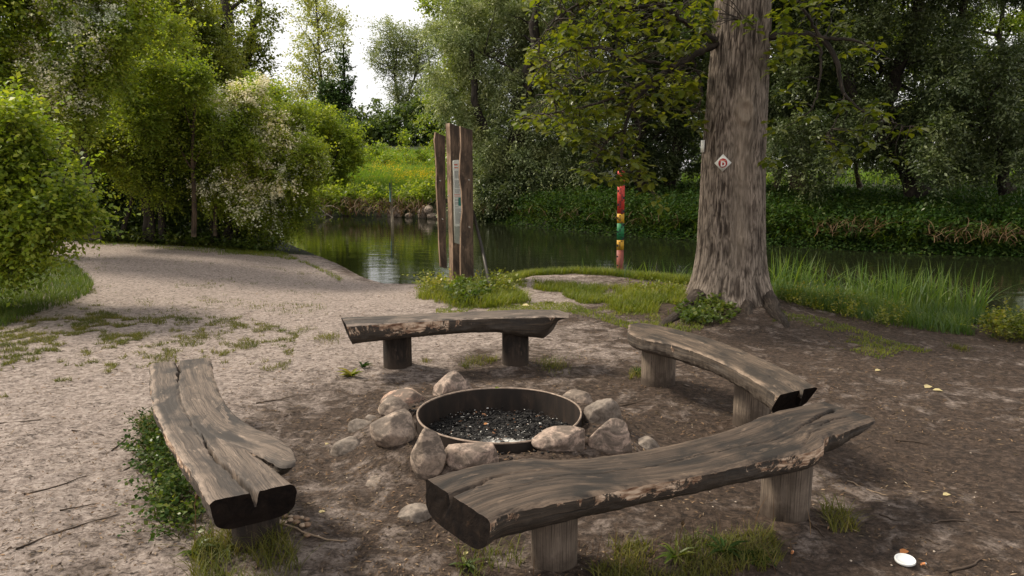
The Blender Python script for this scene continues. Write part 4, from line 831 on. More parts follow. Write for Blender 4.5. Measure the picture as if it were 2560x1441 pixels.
n1 = bump(t, None, f1, .9, .014); n2 = bump(t, None, vo.outputs['Distance'], .7, .02, n1); bump(t, b, f3, .5, .003, n2); M_pop = m
poplar = empty('poplar_tree', (TREE[0], TREE[1], 0)); tag(poplar, 'big ridged grey-brown tree trunk with overhanging leafy branches and a diamond trail sign', 'tree')
mb = MB(); uvg = np.stack([Z, A*.38], -1); mb.grid(G, True, uvg)
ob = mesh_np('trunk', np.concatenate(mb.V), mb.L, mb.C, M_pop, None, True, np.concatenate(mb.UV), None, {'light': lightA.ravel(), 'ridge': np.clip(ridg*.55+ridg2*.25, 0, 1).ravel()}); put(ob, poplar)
def groundpts(pts, dz): return np.array([(lambda p: [p[0], p[1], zat(p[0], p[1])+d])(at(x, y, .03)) for (x, y), d in zip(pts, dz)])
for i, (pts, dz, r0, r1) in enumerate([(((1745, 770), (1712, 782), (1680, 795), (1652, 806), (1625, 818)), (.06, .0, -.02, -.03, -.06), .10, .04), (((1912, 770), (1938, 790), (1958, 806), (1975, 822)), (.04, -.01, -.03, -.07), .11, .04), (((1860, 775), (1880, 800), (1905, 818)), (.0, -.05, -.09), .08, .03)]):
    mb = MB(); mb.tube(interp(groundpts(pts, dz), 24), np.linspace(r0, r1, 24), 14, rough=.5, seed=60+i); mb.build('root', M_pop, root=poplar)
TWP = []
def limb(pts, r0, r1, y0, y1, nm='limb'):
    n = len(pts); P = interp([aty(x, y, y0+(y1-y0)*i/(n-1)) for i, (x, y) in enumerate(pts)], 26); P[1:-1] += RNG.normal(0, .006, (24, 3))
    mb = MB(); mb.tube(P, np.linspace(r0, r1, 26), 9, rough=.3, seed=n); mb.build(nm, M_bark, root=poplar); TWP.append(P); return P
limb([(1790, 108), (1750, 130), (1700, 158), (1650, 190), (1610, 228), (1580, 262), (1565, 310), (1556, 370), (1550, 410)], .052, .010, 8.5, 7.5)
limb([(1790, 100), (1745, 78), (1690, 40), (1650, 10), (1600, -30)], .035, .012, 8.4, 8.0)
limb([(1655, 190), (1590, 215), (1520, 250), (1430, 275), (1350, 290), (1300, 300)], .022, .005, 8.0, 7.6)
limb([(1690, 165), (1600, 150), (1500, 120), (1420, 130), (1350, 170)], .022, .006, 8.1, 7.3)
limb([(1650, 10), (1560, 20), (1450, 10), (1380, 60), (1340, 110)], .02, .006, 8.0, 7.5)
limb([(1580, 260), (1600, 330), (1580, 390), (1600, 430), (1630, 480)], .012, .003, 7.8, 7.7)
limb([(1565, 320), (1520, 350), (1490, 400), (1470, 430)], .010, .003, 7.7, 7.5)
limb([(1730, 140), (1745, 190), (1755, 240), (1740, 280)], .018, .005, 8.4, 8.3)
limb([(1600, 230), (1500, 180), (1440, 200), (1380, 250)], .015, .004, 7.9, 7.9)
limb([(1900, 90), (1950, 90), (2000, 89), (2048, 92), (2078, 130), (2098, 180), (2112, 235), (2150, 275), (2205, 300)], .045, .008, 8.5, 7.8)
limb([(2048, 92), (2090, 98), (2140, 104), (2190, 128), (2230, 150)], .022, .005, 8.2, 7.9)
limb([(2040, 92), (2052, 140), (2048, 200), (2030, 270), (1960, 320)], .015, .004, 8.1, 8.0)
limb([(2112, 235), (2100, 280), (2080, 320), (2060, 350)], .012, .003, 7.9, 7.8)
limb([(2205, 300), (2240, 310), (2290, 320)], .008, .003, 7.8, 7.7)
limb([(2048, 92), (2020, 40), (1990, -10), (1980, -60)], .02, .01, 8.2, 8.0)
limb([(1895, 30), (1880, 60), (1865, 50), (1845, 48)], .006, .002, 8.05, 7.9)
for pz, q in ((5.5, 40), (6.5, 130), (7.2, 220), (8.2, 310), (9.0, 80), (6.0, 270), (7.8, 180)):     # upper limbs carrying the crown
    r_, cx_ = trunk_r(pz); p0 = np.array([cx_, TREE[1], pz]); dd = np.array([math.cos(rad(q)), math.sin(rad(q)), .45])
    P = limb_path(p0, p0+dd*3.4, 16, .1, RNG); mb = MB(); mb.tube(P, np.linspace(.10, .02, 16), 8, rough=.3, seed=q); mb.build('limb', M_bark, root=poplar)
# leaves of the lower branches: whorls of broad glossy leaves at twig ends
LT = np.array([(0, 0, 0), (.28, .33, .05), (.62, .30, .04), (1, 0, -.10), (.62, -.30, .04), (.28, -.33, .05), (.3, 0, -.03), (.65, 0, -.04)]); LF = [(0, 6, 1), (1, 6, 7, 2), (2, 7, 3), (3, 7, 4), (4, 7, 6, 5), (5, 6, 0)]
M_pl = leafmat('poplar_leaf', [(.042, .058, .010), (.070, .080, .012), (.026, .040, .008), (.095, .10, .015), (.05, .062, .012)], .42, .34, .5, (1.6, 1.7, .4))
def regionpts(poly, n, rng):
    poly = np.array(poly, float); lo, hi = poly.min(0), poly.max(0); out_ = []
    while len(out_) < n:
        p = rng.uniform(lo, hi, (n*2, 2)); k_ = inside(p[:, 0], p[:, 1], poly); out_ += list(p[k_])
    return np.array(out_[:n])
rl = np.random.default_rng(77); ROS = []
def add_ros(poly, n, y0, y1, thr=-9, f=.02):
    p = regionpts(poly, n, rl); nn = fbm(p[:, 0]*f, p[:, 1]*f, 3, 55)
    for (x, y), q in zip(p, nn):
        if q > thr: ROS.append(aty(x, y, rl.uniform(y0, y1)))
add_ros([(1330, -60), (1800, -60), (1765, 160), (1740, 230), (1690, 270), (1640, 300), (1560, 330), (1480, 320), (1420, 345), (1340, 320), (1290, 310), (1280, 270), (1350, 210), (1310, 120)], 540, 7.2, 9.2, -.22)
add_ros([(1420, 320), (1600, 300), (1610, 400), (1560, 440), (1480, 460), (1440, 420)], 70, 7.3, 8.2, -.3)
add_ros([(1585, 400), (1625, 420), (1665, 490), (1640, 512), (1600, 470)], 14, 7.4, 7.9)
add_ros([(1690, 200), (1765, 180), (1755, 320), (1700, 300)], 26, 7.9, 8.8, -.2)
add_ros([(1925, -60), (2080, -60), (2110, 60), (2200, 110), (2150, 140), (2060, 120), (1960, 150), (1930, 200)], 90, 7.6, 9, -.2)
add_ros([(2090, 250), (2180, 240), (2240, 280), (2260, 330), (2210, 380), (2130, 400), (2070, 420), (2040, 390), (2060, 320)], 44, 7.4, 8.2, -.15)
for x, y in ((2300, 318), (2275, 330), (2250, 395), (2235, 390), (2090, 425), (2078, 400), (2160, 130), (2190, 140), (1925, 300), (1930, 385), (1940, 400), (1920, 395), (1862, 48), (1880, 38), (1850, 52), (1885, 75), (1928, 330), (2020, 290), (1990, 260), (1960, 230), (2000, 200), (2170, 165)): ROS.append(aty(x, y, rl.uniform(7.6, 8.1) if x > 1910 else 7.95))
ROS = np.array(ROS); RD = unit(rl.normal(size=ROS.shape)*[1, 1, .5]+[0, 0, .2]); nr = len(ROS); kl = 6
ang = rl.uniform(0, 6.28, (nr, 1))+np.arange(kl)[None]*2.4; az = np.stack([np.cos(ang), np.sin(ang), np.zeros_like(ang)], -1)
ld = unit(az+rl.normal(0, .22, az.shape)+np.stack([np.zeros_like(ang)]*2+[rl.uniform(-.75, .15, ang.shape)], -1)); ln_ = unit(np.array([0, 0, 1.0])+az*.35+rl.normal(0, .25, az.shape))
P0 = ROS[:, None]+ld*.03+RD[:, None]*rl.uniform(-.11, .04, (nr, kl, 1)); P0, ld, ln_ = P0.reshape(-1, 3), ld.reshape(-1, 3), ln_.reshape(-1, 3)
sz = rl.uniform(.055, .118, len(P0)); S_ = unit(np.cross(ln_, ld)); U_ = np.cross(ld, S_)
cz = np.array([0, -math.sin(PITCH), math.cos(PITCH)]); rel = P0-[0, 0, CAMH]; fw = np.array([0, math.cos(PITCH), -math.sin(PITCH)]); up_ = np.array([0, math.sin(PITCH), math.cos(PITCH)])
zc = rel @ fw; sx = rel[:, 0]/zc*FPX+1280; sy = 720-rel @ up_/zc*FPX; score = sz/zc*np.abs((U_*unit(rel)).sum(1)); score[(sx < 0) | (sx > 2560) | (sy < 0) | (sy > 1440)] = -1
big = np.argsort(-score)[:300]; rest = np.setdiff1d(np.arange(len(P0)), big)
VL = (P0[rest][:, None]+sz[rest][:, None, None]*(LT[None, :, 0:1]*ld[rest][:, None]+LT[None, :, 1:2]*S_[rest][:, None]+LT[None, :, 2:3]*U_[rest][:, None])).reshape(-1, 3)
nrst = len(rest); off = (np.arange(nrst)*8)[:, None]; lf = np.concatenate([off+np.array([i for f in LF for i in f])[None]], 1)
o = put(mesh_np('foliage', VL, lf.ravel(), np.tile([len(f) for f in LF], nrst), M_pl), poplar); o['kind'] = 'stuff'
lme = bpy.data.meshes.new('leaf'); lme.from_pydata(LT.tolist(), [], LF); lme.materials.append(M_pl); LOC = Vector((TREE[0], TREE[1], 0))
for i in big:
    o = bpy.data.objects.new('leaf', lme); COL.objects.link(o); o.parent = poplar
    M_ = Matrix(((ld[i][0]*sz[i], S_[i][0]*sz[i], U_[i][0]*sz[i], P0[i][0]-LOC.x), (ld[i][1]*sz[i], S_[i][1]*sz[i], U_[i][1]*sz[i], P0[i][1]-LOC.y), (ld[i][2]*sz[i], S_[i][2]*sz[i], U_[i][2]*sz[i], P0[i][2]), (0, 0, 0, 1)))
    o.matrix_local = M_
# twigs joining whorls to the nearest limb
AP = np.concatenate(TWP); mb = MB(); ROSX = ROS[:, 0]/ROS[:, 1]*FPX*.99+1280
for i in range(nr):
    d = np.linalg.norm(AP-ROS[i], axis=1)+np.maximum(0, ROS[i][2]-AP[:, 2])*.3; j = int(np.argmin(d+rl.uniform(0, .15, len(d))))
    if (AP[j][0]-TREE[0]-.12)*(ROS[i][0]-TREE[0]-.12) < 0: continue
    if d[j] > (.1 if 1780 < ROSX[i] < 1935 else 1.3): continue
    mb.tube(limb_path(AP[j], ROS[i], 6, .10, rl), np.linspace(.0065, .002, 6), 4, caps=False)
o = mb.build('twigs', M_bark, root=poplar); o['kind'] = 'stuff'
# upper crown, above the picture: it shades the right half of the clearing
rc = np.random.default_rng(3); CV = []
for i in range(46):
    q = rc.uniform(0, 6.28); rr2 = 3.9*math.sqrt(rc.random()); c = np.array([TREE[0]+.5+rr2*math.cos(q), TREE[1]+rr2*math.sin(q)-.5, rc.uniform(5.6, 12)]); r_ = rc.uniform(.7, 1.2)
    if c[1] < 5.2: continue
    O, D = clump_sprays(c, r_, 70, rc); CV.append(spray_leaves(O, D, .5, 6, .13, .10, .3, rc))
o = leafmesh('upper_crown', np.concatenate(CV), M_pl, root=poplar)

# ================================================================ TRAIL SIGN AND TAG ON THE TRUNK
M_white = flat('white_enamel', (.72, .72, .68), .4, 0, .5, .12, 60); M_red = flat('sign_red', (.36, .012, .012), .4, 0, .5, .2, 40); M_steel = flat('dark_steel', (.05, .045, .04), .5, .6); M_pink = flat('faded_print', (.62, .30, .22), .6)
def face_frame(a_, z_, out_):
    r_, cx_ = trunk_r(z_); nrm = np.array([math.cos(a_), math.sin(a_), 0]); p = np.array([cx_, TREE[1], z_])+nrm*(r_+out_); rt = np.array([-nrm[1], nrm[0], 0]); return p, rt, nrm
def frame_mat(p, rt, nrm, roll=0):
    up = np.array([0, 0, 1.0]); c, s = math.cos(roll), math.sin(roll); X = rt*c+up*s; Y_ = -rt*s+up*c
    return Matrix(((X[0], Y_[0], nrm[0], p[0]), (X[1], Y_[1], nrm[1], p[1]), (X[2], Y_[2], nrm[2], p[2]), (0, 0, 0, 1)))
def child(o, root, loc=(0, 0, 0), rot=0):
    o.parent = root; o.location = loc; o.rotation_euler = (0, 0, rot); return o
def textmesh(name, s, size, mat, ext=.0006, bold=0):
    cu = bpy.data.curves.new(name, 'FONT'); cu.body = s; cu.size = size; cu.extrude = ext; cu.align_x = 'CENTER'; cu.align_y = 'CENTER'; cu.offset = bold
    tmp = bpy.data.objects.new(name, cu); COL.objects.link(tmp); dg = bpy.context.evaluated_depsgraph_get(); me = bpy.data.meshes.new_from_object(tmp.evaluated_get(dg))
    bpy.data.objects.remove(tmp); me.materials.clear(); me.materials.append(mat); o = bpy.data.objects.new(name, me); COL.objects.link(o); return o
a_, z_ = surf_angle(1809, 408); p, rt, nrm = face_frame(a_, z_, .024)
sg = empty('trail_sign'); sg.matrix_world = frame_mat(p, rt, nrm, rad(1)); tag(sg, 'white diamond trail sign with red disc and letter D on the big trunk', 'sign')
mb = MB(); R45 = np.array([[math.cos(rad(45)), -math.sin(rad(45)), 0], [math.sin(rad(45)), math.cos(rad(45)), 0], [0, 0, 1]]); mb.box((0, 0, 0), (.139, .139, .004), R45); child(mb.build('plate', M_white, smooth=False), sg)
def disc(r, z0, z1, mat, name, c=(0, 0), k=40):
    mb = MB(); a = np.arange(k)/k*2*np.pi; G = np.stack([np.stack([c[0]+r*np.cos(a), c[1]+r*np.sin(a), a*0+z], -1) for z in (z0, z1)]); mb.grid(G, True); mb.L.extend(range(k, 2*k)); mb.C.append(k); mb.M.append(0); return mb.build(name, mat, smooth=False)
child(disc(.052, .0021, .0030, M_red, 'red_disc'), sg)
child(textmesh('letter_d', 'D', .078, M_white, .0004, .0035), sg, (.004, -.013, .0036))
mb = MB(); mb.box((0, .0275, .0033), (.076, .007, .0006)); child(mb.build('text_band', M_pink, smooth=False), sg)
for y in (.080, -.076): child(disc(.003, .002, .005, M_steel, 'nail', (0, y), 12), sg)
a_, z_ = surf_angle(1760, 366); p, rt, nrm = face_frame(rad(181), z_, .022)
sg2 = empty('trail_tag'); sg2.matrix_world = frame_mat(p, rt, nrm, 0); tag(sg2, 'small pale plate seen edge-on on the left side of the big trunk', 'sign')
mb = MB(); mb.box((0, 0, 0), (.12, .14, .012)); child(mb.build('plate', M_white, smooth=False), sg2); child(disc(.003, .006, .009, M_steel, 'nail', (0, .05), 12), sg2)

# ================================================================ INFORMATION BOARD
def planept(px, py, p0, n): d = ray(px, py); o_ = np.array([0, 0, CAMH]); t_ = ((p0-o_) @ n)/(d @ n); return o_+d*t_
def extruded(pts, p0, n, th_, wob=0, seed=0, sub=9):
    """outline (px) on a vertical plane, thickened backwards; edges subdivided and roughened"""
    n = unit(np.array(n, float)); P = []
    for a_, b_ in zip(pts, pts[1:]+pts[:1]):
        for q in range(sub): f_ = q/sub; P.append((a_[0]*(1-f_)+b_[0]*f_, a_[1]*(1-f_)+b_[1]*f_))
    W = np.array([planept(x, y, p0, n) for x, y in P]); rt = np.array([-n[1], n[0], 0]); k_ = len(W)
    W = W+rt[None]*(wob*fbm(W[:, 2]*7, W[:, 0]*0+seed, 3, seed))[:, None]
    mb = MB(); u = W[:, 2]; v = (W-p0) @ rt; B = W-n*th_
    mb.add(W, [tuple(range(k_))], np.stack([u, v], 1)); mb.add(B, [tuple(range(k_))[::-1]], np.stack([u, v+1], 1))
    q_ = 4; G = np.stack([W-n*th_*i/q_+rt*(.004*np.sin(i*2+u*9))[:, None]*(0 < i < q_) for i in range(q_+1)])
    mb.grid(G, True, np.stack(np.broadcast_arrays(u[None], (v[None]+np.arange(q_+1)[:, None]*th_/q_)), -1), m=1)
    return mb
M_plk = woodmat('plank_brown', (.20, .135, .095), (.125, .085, .06), (.05, .036, .028), 31, .8, .5); M_plkl = woodmat('plank_bare_edge', (.36, .25, .175), (.25, .165, .11), (.11, .07, .045), 33, .8, .5)
ib = empty('information_board', tuple(at(1150, 700, -.05))); tag(ib, 'three upright weathered wooden planks holding a narrow printed notice panel at the water edge', 'notice board')
p0 = aty(1100, 500, 11.35); extruded([(1089, 331), (1113, 341), (1114, 480), (1115, 600), (1118, 672), (1102, 668), (1098, 610), (1096, 540), (1092, 470), (1091, 400), (1086, 350)], p0, (.35, -.94, 0), .07, .005, 3).build('plank', [M_plk, M_plkl], root=ib, smooth=False)
p0 = aty(1135, 500, 10.95); extruded([(1124, 308), (1172, 326), (1174, 500), (1176, 712), (1133, 712), (1132, 600), (1129, 500), (1127, 400)], p0, (.55, -.83, 0), .125, .004, 5).build('plank', [M_plk, M_plkl], root=ib, smooth=False)
p0 = aty(1165, 500, 10.5); extruded([(1151, 316), (1165, 322), (1181, 326), (1182, 450), (1183, 560), (1185, 712), (1153, 712), (1152, 640), (1153, 560), (1156, 525), (1154, 480), (1149, 440), (1150, 410), (1153, 370)], p0, (.3, -.95, 0), .075, .005, 8).build('plank', [M_plk, M_plkl], root=ib, smooth=False)
p0 = aty(1158, 600, 10.49); extruded([(1154, 543), (1160, 540), (1162, 600), (1161, 700), (1152.5, 700), (1152, 640)], p0, (.3, -.95, 0), .02, .004, 9, sub=6).build('bare_strip', [M_plkl, M_plkl], root=ib, smooth=False)
M_pan = flat('notice_paper', (.74, .76, .70), .5, 0, .4, .08, 30); M_pan2 = flat('panel_backing', (.36, .38, .32), .45, 0, .4, .15, 20); M_ink = flat('print_ink', (.16, .18, .17), .7); M_hd = flat('header_print', (.62, .16, .10), .6); M_gr = flat('green_picture', (.02, .20, .16), .6)
nP = np.array([.72, -.69, 0]); p0 = aty(1134, 500, 10.66)
extruded([(1133, 403), (1136, 401), (1168, 399), (1172, 618), (1137, 607), (1135, 500)], p0, nP, .012, 0, 1, 2).build('panel', [M_pan2, M_pan2], root=ib, smooth=False)
p1 = p0+unit(nP)*.004; extruded([(1133, 403), (1136, 401), (1167, 400), (1171, 572), (1147, 566), (1140, 567), (1136.5, 565), (1134.5, 480)], p1, nP, .003, 0, 1, 2).build('paper', [M_pan, M_pan], root=ib, smooth=False)
p2 = p1+unit(nP)*.002
def patch(mb, x0, y0, x1, y1): mb.add([planept(x, y, p2, unit(nP)) for x, y in ((x0, y0), (x1, y0), (x1, y1), (x0, y1))], [(3, 2, 1, 0)])
mb = MB(); patch(mb, 1135.5, 410.5, 1144, 414); patch(mb, 1135.8, 418.5, 1144.5, 421); patch(mb, 1136, 486, 1150, 487.4); patch(mb, 1136.2, 490, 1150, 491.4); mb.build('header_print', M_hd, root=ib, smooth=False)
mb = MB(); y = 428.0; rp = np.random.default_rng(4)
while y < 560:
    if not (484 < y < 493) and not (446 < y < 449):
        x0 = 1135.6+(y-403)*.02; patch(mb, x0, y, min(x0+rp.uniform(8, 22), 1146.5 if 492 < y < 522 else 1165), y+.9)
    y += 2.4 if rp.random() < .88 else 4.5
mb.build('body_print', M_ink, root=ib, smooth=False)['kind'] = 'stuff'
mb = MB(); patch(mb, 1146, 494, 1156, 515); mb.build('picture', M_gr, root=ib, smooth=False)
for (x, y, Y_) in ((1172, 450, 10.46), (1173, 568, 10.46), (1100, 452, 11.33), (1106, 548, 11.33), (1120, 490, 10.88)):
    p = aty(x, y, Y_); mb = MB(); mb.tube([p, p+np.array([.01, -.03, 0])], .011, 10); mb.build('bolt', flat('bolt_steel', (.35, .33, .3), .4, .7) if 'bolt_steel' not in bpy.data.materials else bpy.data.materials['bolt_steel'], root=ib)
mb = MB(); mb.tube([aty(1181, 525, 10.75), aty(1205, 620, 10.6), at(1230, 742, -.02)], .024, 10); mb.build('brace', M_steel, root=ib)

# ================================================================ WATER GAUGE, POLES
M_gauge = {k: flat('gauge_'+k, c, .55, 0, .4, .22, 18) for k, c in dict(red=(.56, .055, .038), yellow=(.60, .33, .025), green=(.02, .18, .065), faded=(.26, .07, .05)).items()}
M_tick = flat('gauge_black', (.02, .022, .03), .5); YG = 12.95; M_gp = flat('gauge_post_wood', (.05, .04, .03), .8)
ga = empty('water_gauge', tuple(aty(1550, 705, YG))); tag(ga, 'red, yellow and green striped water level gauge standing in the pond near the bank', 'gauge')
def gx(py): return 1544.5-(py-428)*.0125, 1562.5-(py-428)*.016
def gpanel(y0, y1, col, nm, dx=0):
    mb = MB(); A_ = [aty(gx(y0)[0]+dx, y0, YG), aty(gx(y0)[1], y0, YG), aty(gx(y1)[1], y1, YG), aty(gx(y1)[0]+dx, y1, YG)]; B_ = [p+np.array([0, .012, 0]) for p in A_]
    mb.add(A_+B_, [(3, 2, 1, 0), (4, 5, 6, 7), (0, 1, 5, 4), (1, 2, 6, 5), (2, 3, 7, 6), (3, 0, 4, 7)]); o = mb.build(nm, M_gauge[col], root=ga, smooth=False); return o
for y0, y1, cl_, nm in ((428, 444, 'red', 'red_panel'), (451, 534.5, 'red', 'red_panel'), (535, 558.5, 'yellow', 'yellow_panel'), (559, 600.5, 'green', 'green_panel'), (601, 625.5, 'yellow', 'yellow_panel'), (626, 705, 'faded', 'faded_red_panel')): gpanel(y0, y1, cl_, nm)
mb = MB(); mb.box(tuple(aty(1551, 580, YG+.035)), (.05, .04, 2.3)); mb.build('post', M_gp, root=ga, smooth=False)
mb = MB(); y = 453.0; i = 0; rg_ = np.random.default_rng(8)
def tick(x0, x1, y0, y1):
    l, r = gx(y0); X0 = l+(r-l)*x0; X1 = l+(r-l)*x1; mb.add([aty(a_, b_, YG-.0015) for a_, b_ in ((X0, y0), (X1, y0), (X1, y1), (X0, y1))], [(3, 2, 1, 0)])
while y < 622:
    sd = (i//5) % 2; x0 = .52 if sd == 0 else .25
    if rg_.random() < .85: tick(x0, x0+.28, y, y+1.8)
    if i % 5 == 2: tick(.80 if sd == 0 else .0, 1.0 if sd == 0 else .2, y-1.5, y+4.5)
    y += 3.4; i += 1
for y_ in (640, 662, 680): tick(.0, .2, y_, y_+4)
mb.build('scale_marks', M_tick, root=ga, smooth=False)
M_teal = flat('teal_paint', (.06, .14, .13), .6, 0, .4, .3, 10); M_gpole = flat('grey_pole_wood', (.24, .20, .15), .8, 0, .3, .3, 8); YP = 27.5
po = empty('marker_pole', tuple(aty(977, 545, YP))); tag(po, 'thin teal-topped marker pole standing in the pond in front of the flowering meadow', 'pole')
mb = MB(); mb.tube([aty(976, 505, YP), aty(975, 480, YP), aty(974, 457, YP)], .028, 8); mb.build('painted_top', M_teal, root=po)
mb = MB(); mb.tube([aty(980, 565, YP), aty(978, 530, YP), aty(976.3, 505, YP)], .026, 8); mb.build('pole_shaft', M_gpole, root=po)
po = empty('marker_stake', tuple(aty(981, 545, YP+.3))); tag(po, 'slender bare stake right beside the teal-topped pole in the pond', 'stake')
mb = MB(); mb.tube([aty(984, 565, YP+.3), aty(981, 520, YP+.3), aty(978, 448, YP+.3)], np.array([.022, .02, .012]), 7); mb.build('stake_shaft', M_gpole, root=po)

# ================================================================ ROCKS AND DRIFTWOOD AT THE FAR BANK
RK = [(823, 522, 16, 14, 'small dark-notched stone at the left end of the far waterline'), (868, 524, 22, 22, 'pointed pale stone standing at the far waterline below the brambles'), (985, 528, 30, 18, 'wide brown stone at the far waterline behind the marker pole'),
      (1001, 519, 12, 14, 'upright pinkish stone leaning right of the marker pole'), (1024, 527, 18, 9, 'small bright triangular stone in the far shallows'), (1058, 526, 22, 24, 'round pale boulder at the far waterline left of the planks'),
      (1074, 518, 22, 16, 'pale boulder stacked above the waterline next to the left plank'), (1082, 532, 24, 12, 'flat boulder touching the water right by the left plank'), (948, 526, 12, 7, 'tiny flat stone left of the marker pole at the waterline')]
for i, (x, y, w_, h_, lab) in enumerate(RK):
    base = at(x, max(y+11, np.interp(x, [760, 900, 990, 1080], [540, 536, 541, 545])+1.5), ZW); d = base[1]; wm_ = w_/FPX*d*1.2; hm = h_/FPX*d*1.2; V = SV.copy(); V = V*(1+.12*n3(V, 1.7, i)[:, None]); rng = np.random.default_rng(i+400)
    for q in range(7):
        n_ = unit(rng.normal(size=3)); V = V-np.clip(V @ n_-.78, 0, None)[:, None]*n_[None]*.9
    V = V*[wm_/2, wm_*.4, hm*.72]; o = mesh_np('stone', V, SF.ravel(), np.full(len(SF), 3), M_st[0], None, True); o.location = (base[0], base[1]-.1, ZW+hm*(.38 if i != 6 else 1.0)); tag(o, lab, 'stone', 'stones along the far waterline')
M_drift = flat('driftwood_grey', (.42, .36, .29), .8, 0, .3, .25, 10)
dw = empty('driftwood_branch', tuple(at(815, 540, ZW))); tag(dw, 'pale bare branch dipping from the bank into the pond below the left bushes', 'branch')
for nm, pts, r_ in (('main_stem', ((788, 505), (800, 518), (815, 530), (832, 540)), .035), ('side_branch', ((806, 515), (828, 511), (848, 519)), .025), ('side_branch', ((800, 543), (810, 535), (820, 533)), .015)):
    mb = MB(); mb.tube(interp([aty(x, y+4, 30.2) for x, y in pts], 12), np.linspace(r_, r_*.4, 12), 7, rough=.3); mb.build(nm, M_drift, root=dw)
# ================================================================ GRASS, REEDS, UNDERGROWTH
def blades(P, H, W, bend, rng, seg=3, upr=.25):
    n = len(P); H = np.broadcast_to(H, (n,)); W = np.broadcast_to(W, (n,)); bend = np.broadcast_to(bend, (n,))
    q = rng.uniform(0, 6.28, n); ld = np.stack([np.cos(q), np.sin(q), 0*q], 1); q2 = q+rng.uniform(.8, 2.3, n); wd = np.stack([np.cos(q2), np.sin(q2), 0*q], 1)
    q3 = rng.uniform(0, 6.28, n); tl = np.stack([np.cos(q3), np.sin(q3), 0*q], 1)*rng.uniform(0, upr, n)[:, None]
    V = []
    for i in range(seg+1):
        t = i/seg; c = P+(np.array([0, 0, 1.0])*(t-.28*bend[:, None]*t**3)+tl*t+ld*bend[:, None]*t*t)*H[:, None]
        w_ = W[:, None]*(1-t**1.6)*.5*(.8+.4*min(1, t*3))
        if i < seg: V += [c-wd*w_, c+wd*w_]
        else: V += [c]
    V = np.stack(V, 1); m_ = 2*seg+1; b = (np.arange(n)*m_)[:, None]; lp = []
    for i in range(seg-1): lp += [2*i, 2*i+1, 2*i+3, 2*i+2]
    lp += [2*seg-2, 2*seg-1, 2*seg]
    return V.reshape(-1, 3), (b+np.array(lp)[None]).ravel(), np.tile([4]*(seg-1)+[3], n)
class Bag:
    def __init__(s): s.V = []; s.L = []; s.C = []; s.n = 0
    def add(s, V, L, C): s.V.append(V); s.L.append(L+s.n); s.C.append(C); s.n += len(V)
    def build(s, name, mat, label, cat, parent=None):
        o = mesh_np(name, np.concatenate(s.V), np.concatenate(s.L), np.concatenate(s.C), mat); o['kind'] = 'stuff'
        if parent is None: tag(o, label, cat)
        else: put(o, parent)
        return o
def onground(xy, dz=0): return np.stack([xy[:, 0], xy[:, 1], zfun(xy[:, 0], xy[:, 1])+dz], 1)
def wpoly(px, z=0): return [tuple(at(x, y, z)[:2]) for x, y in px]
rg5 = np.random.default_rng(55)
M_gr1 = leafmat('grass_bright', [(.062, .088, .012), (.095, .11, .015), (.045, .068, .010), (.13, .125, .03)], .4, .5, .3, patch=1.5)
M_gr2 = leafmat('grass_deep', [(.026, .048, .008), (.042, .068, .011), (.06, .078, .014), (.018, .035, .006)], .38, .5, .3, patch=1.5)
M_gr3 = leafmat('grass_olive', [(.05, .058, .013), (.075, .075, .018), (.034, .044, .010), (.11, .095, .038)], .35, .6, .25, patch=2)
M_reed = leafmat('reed_green', [(.028, .058, .012), (.042, .075, .018), (.065, .092, .017), (.036, .064, .028)], .38, .45, .4, patch=1.5)
M_mead = leafmat('meadow_grass', [(.062, .115, .016), (.085, .135, .020), (.048, .090, .014), (.125, .15, .032)], .4, .6, .2, patch=.35)
M_yel = leafmat('yellow_flower', [(.62, .50, .015), (.72, .60, .03), (.52, .42, .015)], .3, .6, .2, (1, .8, .2))
M_herb = leafmat('herb_leaf', [(.034, .056, .011), (.052, .075, .014), (.025, .043, .009), (.08, .092, .018)], .35, .45, .4, patch=2)
M_herby = leafmat('herb_leaf_yellow', [(.07, .088, .012), (.10, .11, .015), (.05, .068, .010), (.14, .125, .018)], .4, .45, .4, patch=2)
M_dry = leafmat('dry_stems', [(.045, .026, .014), (.07, .045, .026), (.028, .016, .010), (.10, .07, .042)], .15, .7, .2, (1, .8, .6))
M_nettle = leafmat('nettle', [(.012, .028, .007), (.020, .040, .009), (.007, .018, .005), (.034, .050, .013)], .3, .75, .12, patch=.8)
def density(P, f, thr, s): return P[fbm(P[:, 0]*f, P[:, 1]*f, 3, s) > thr]
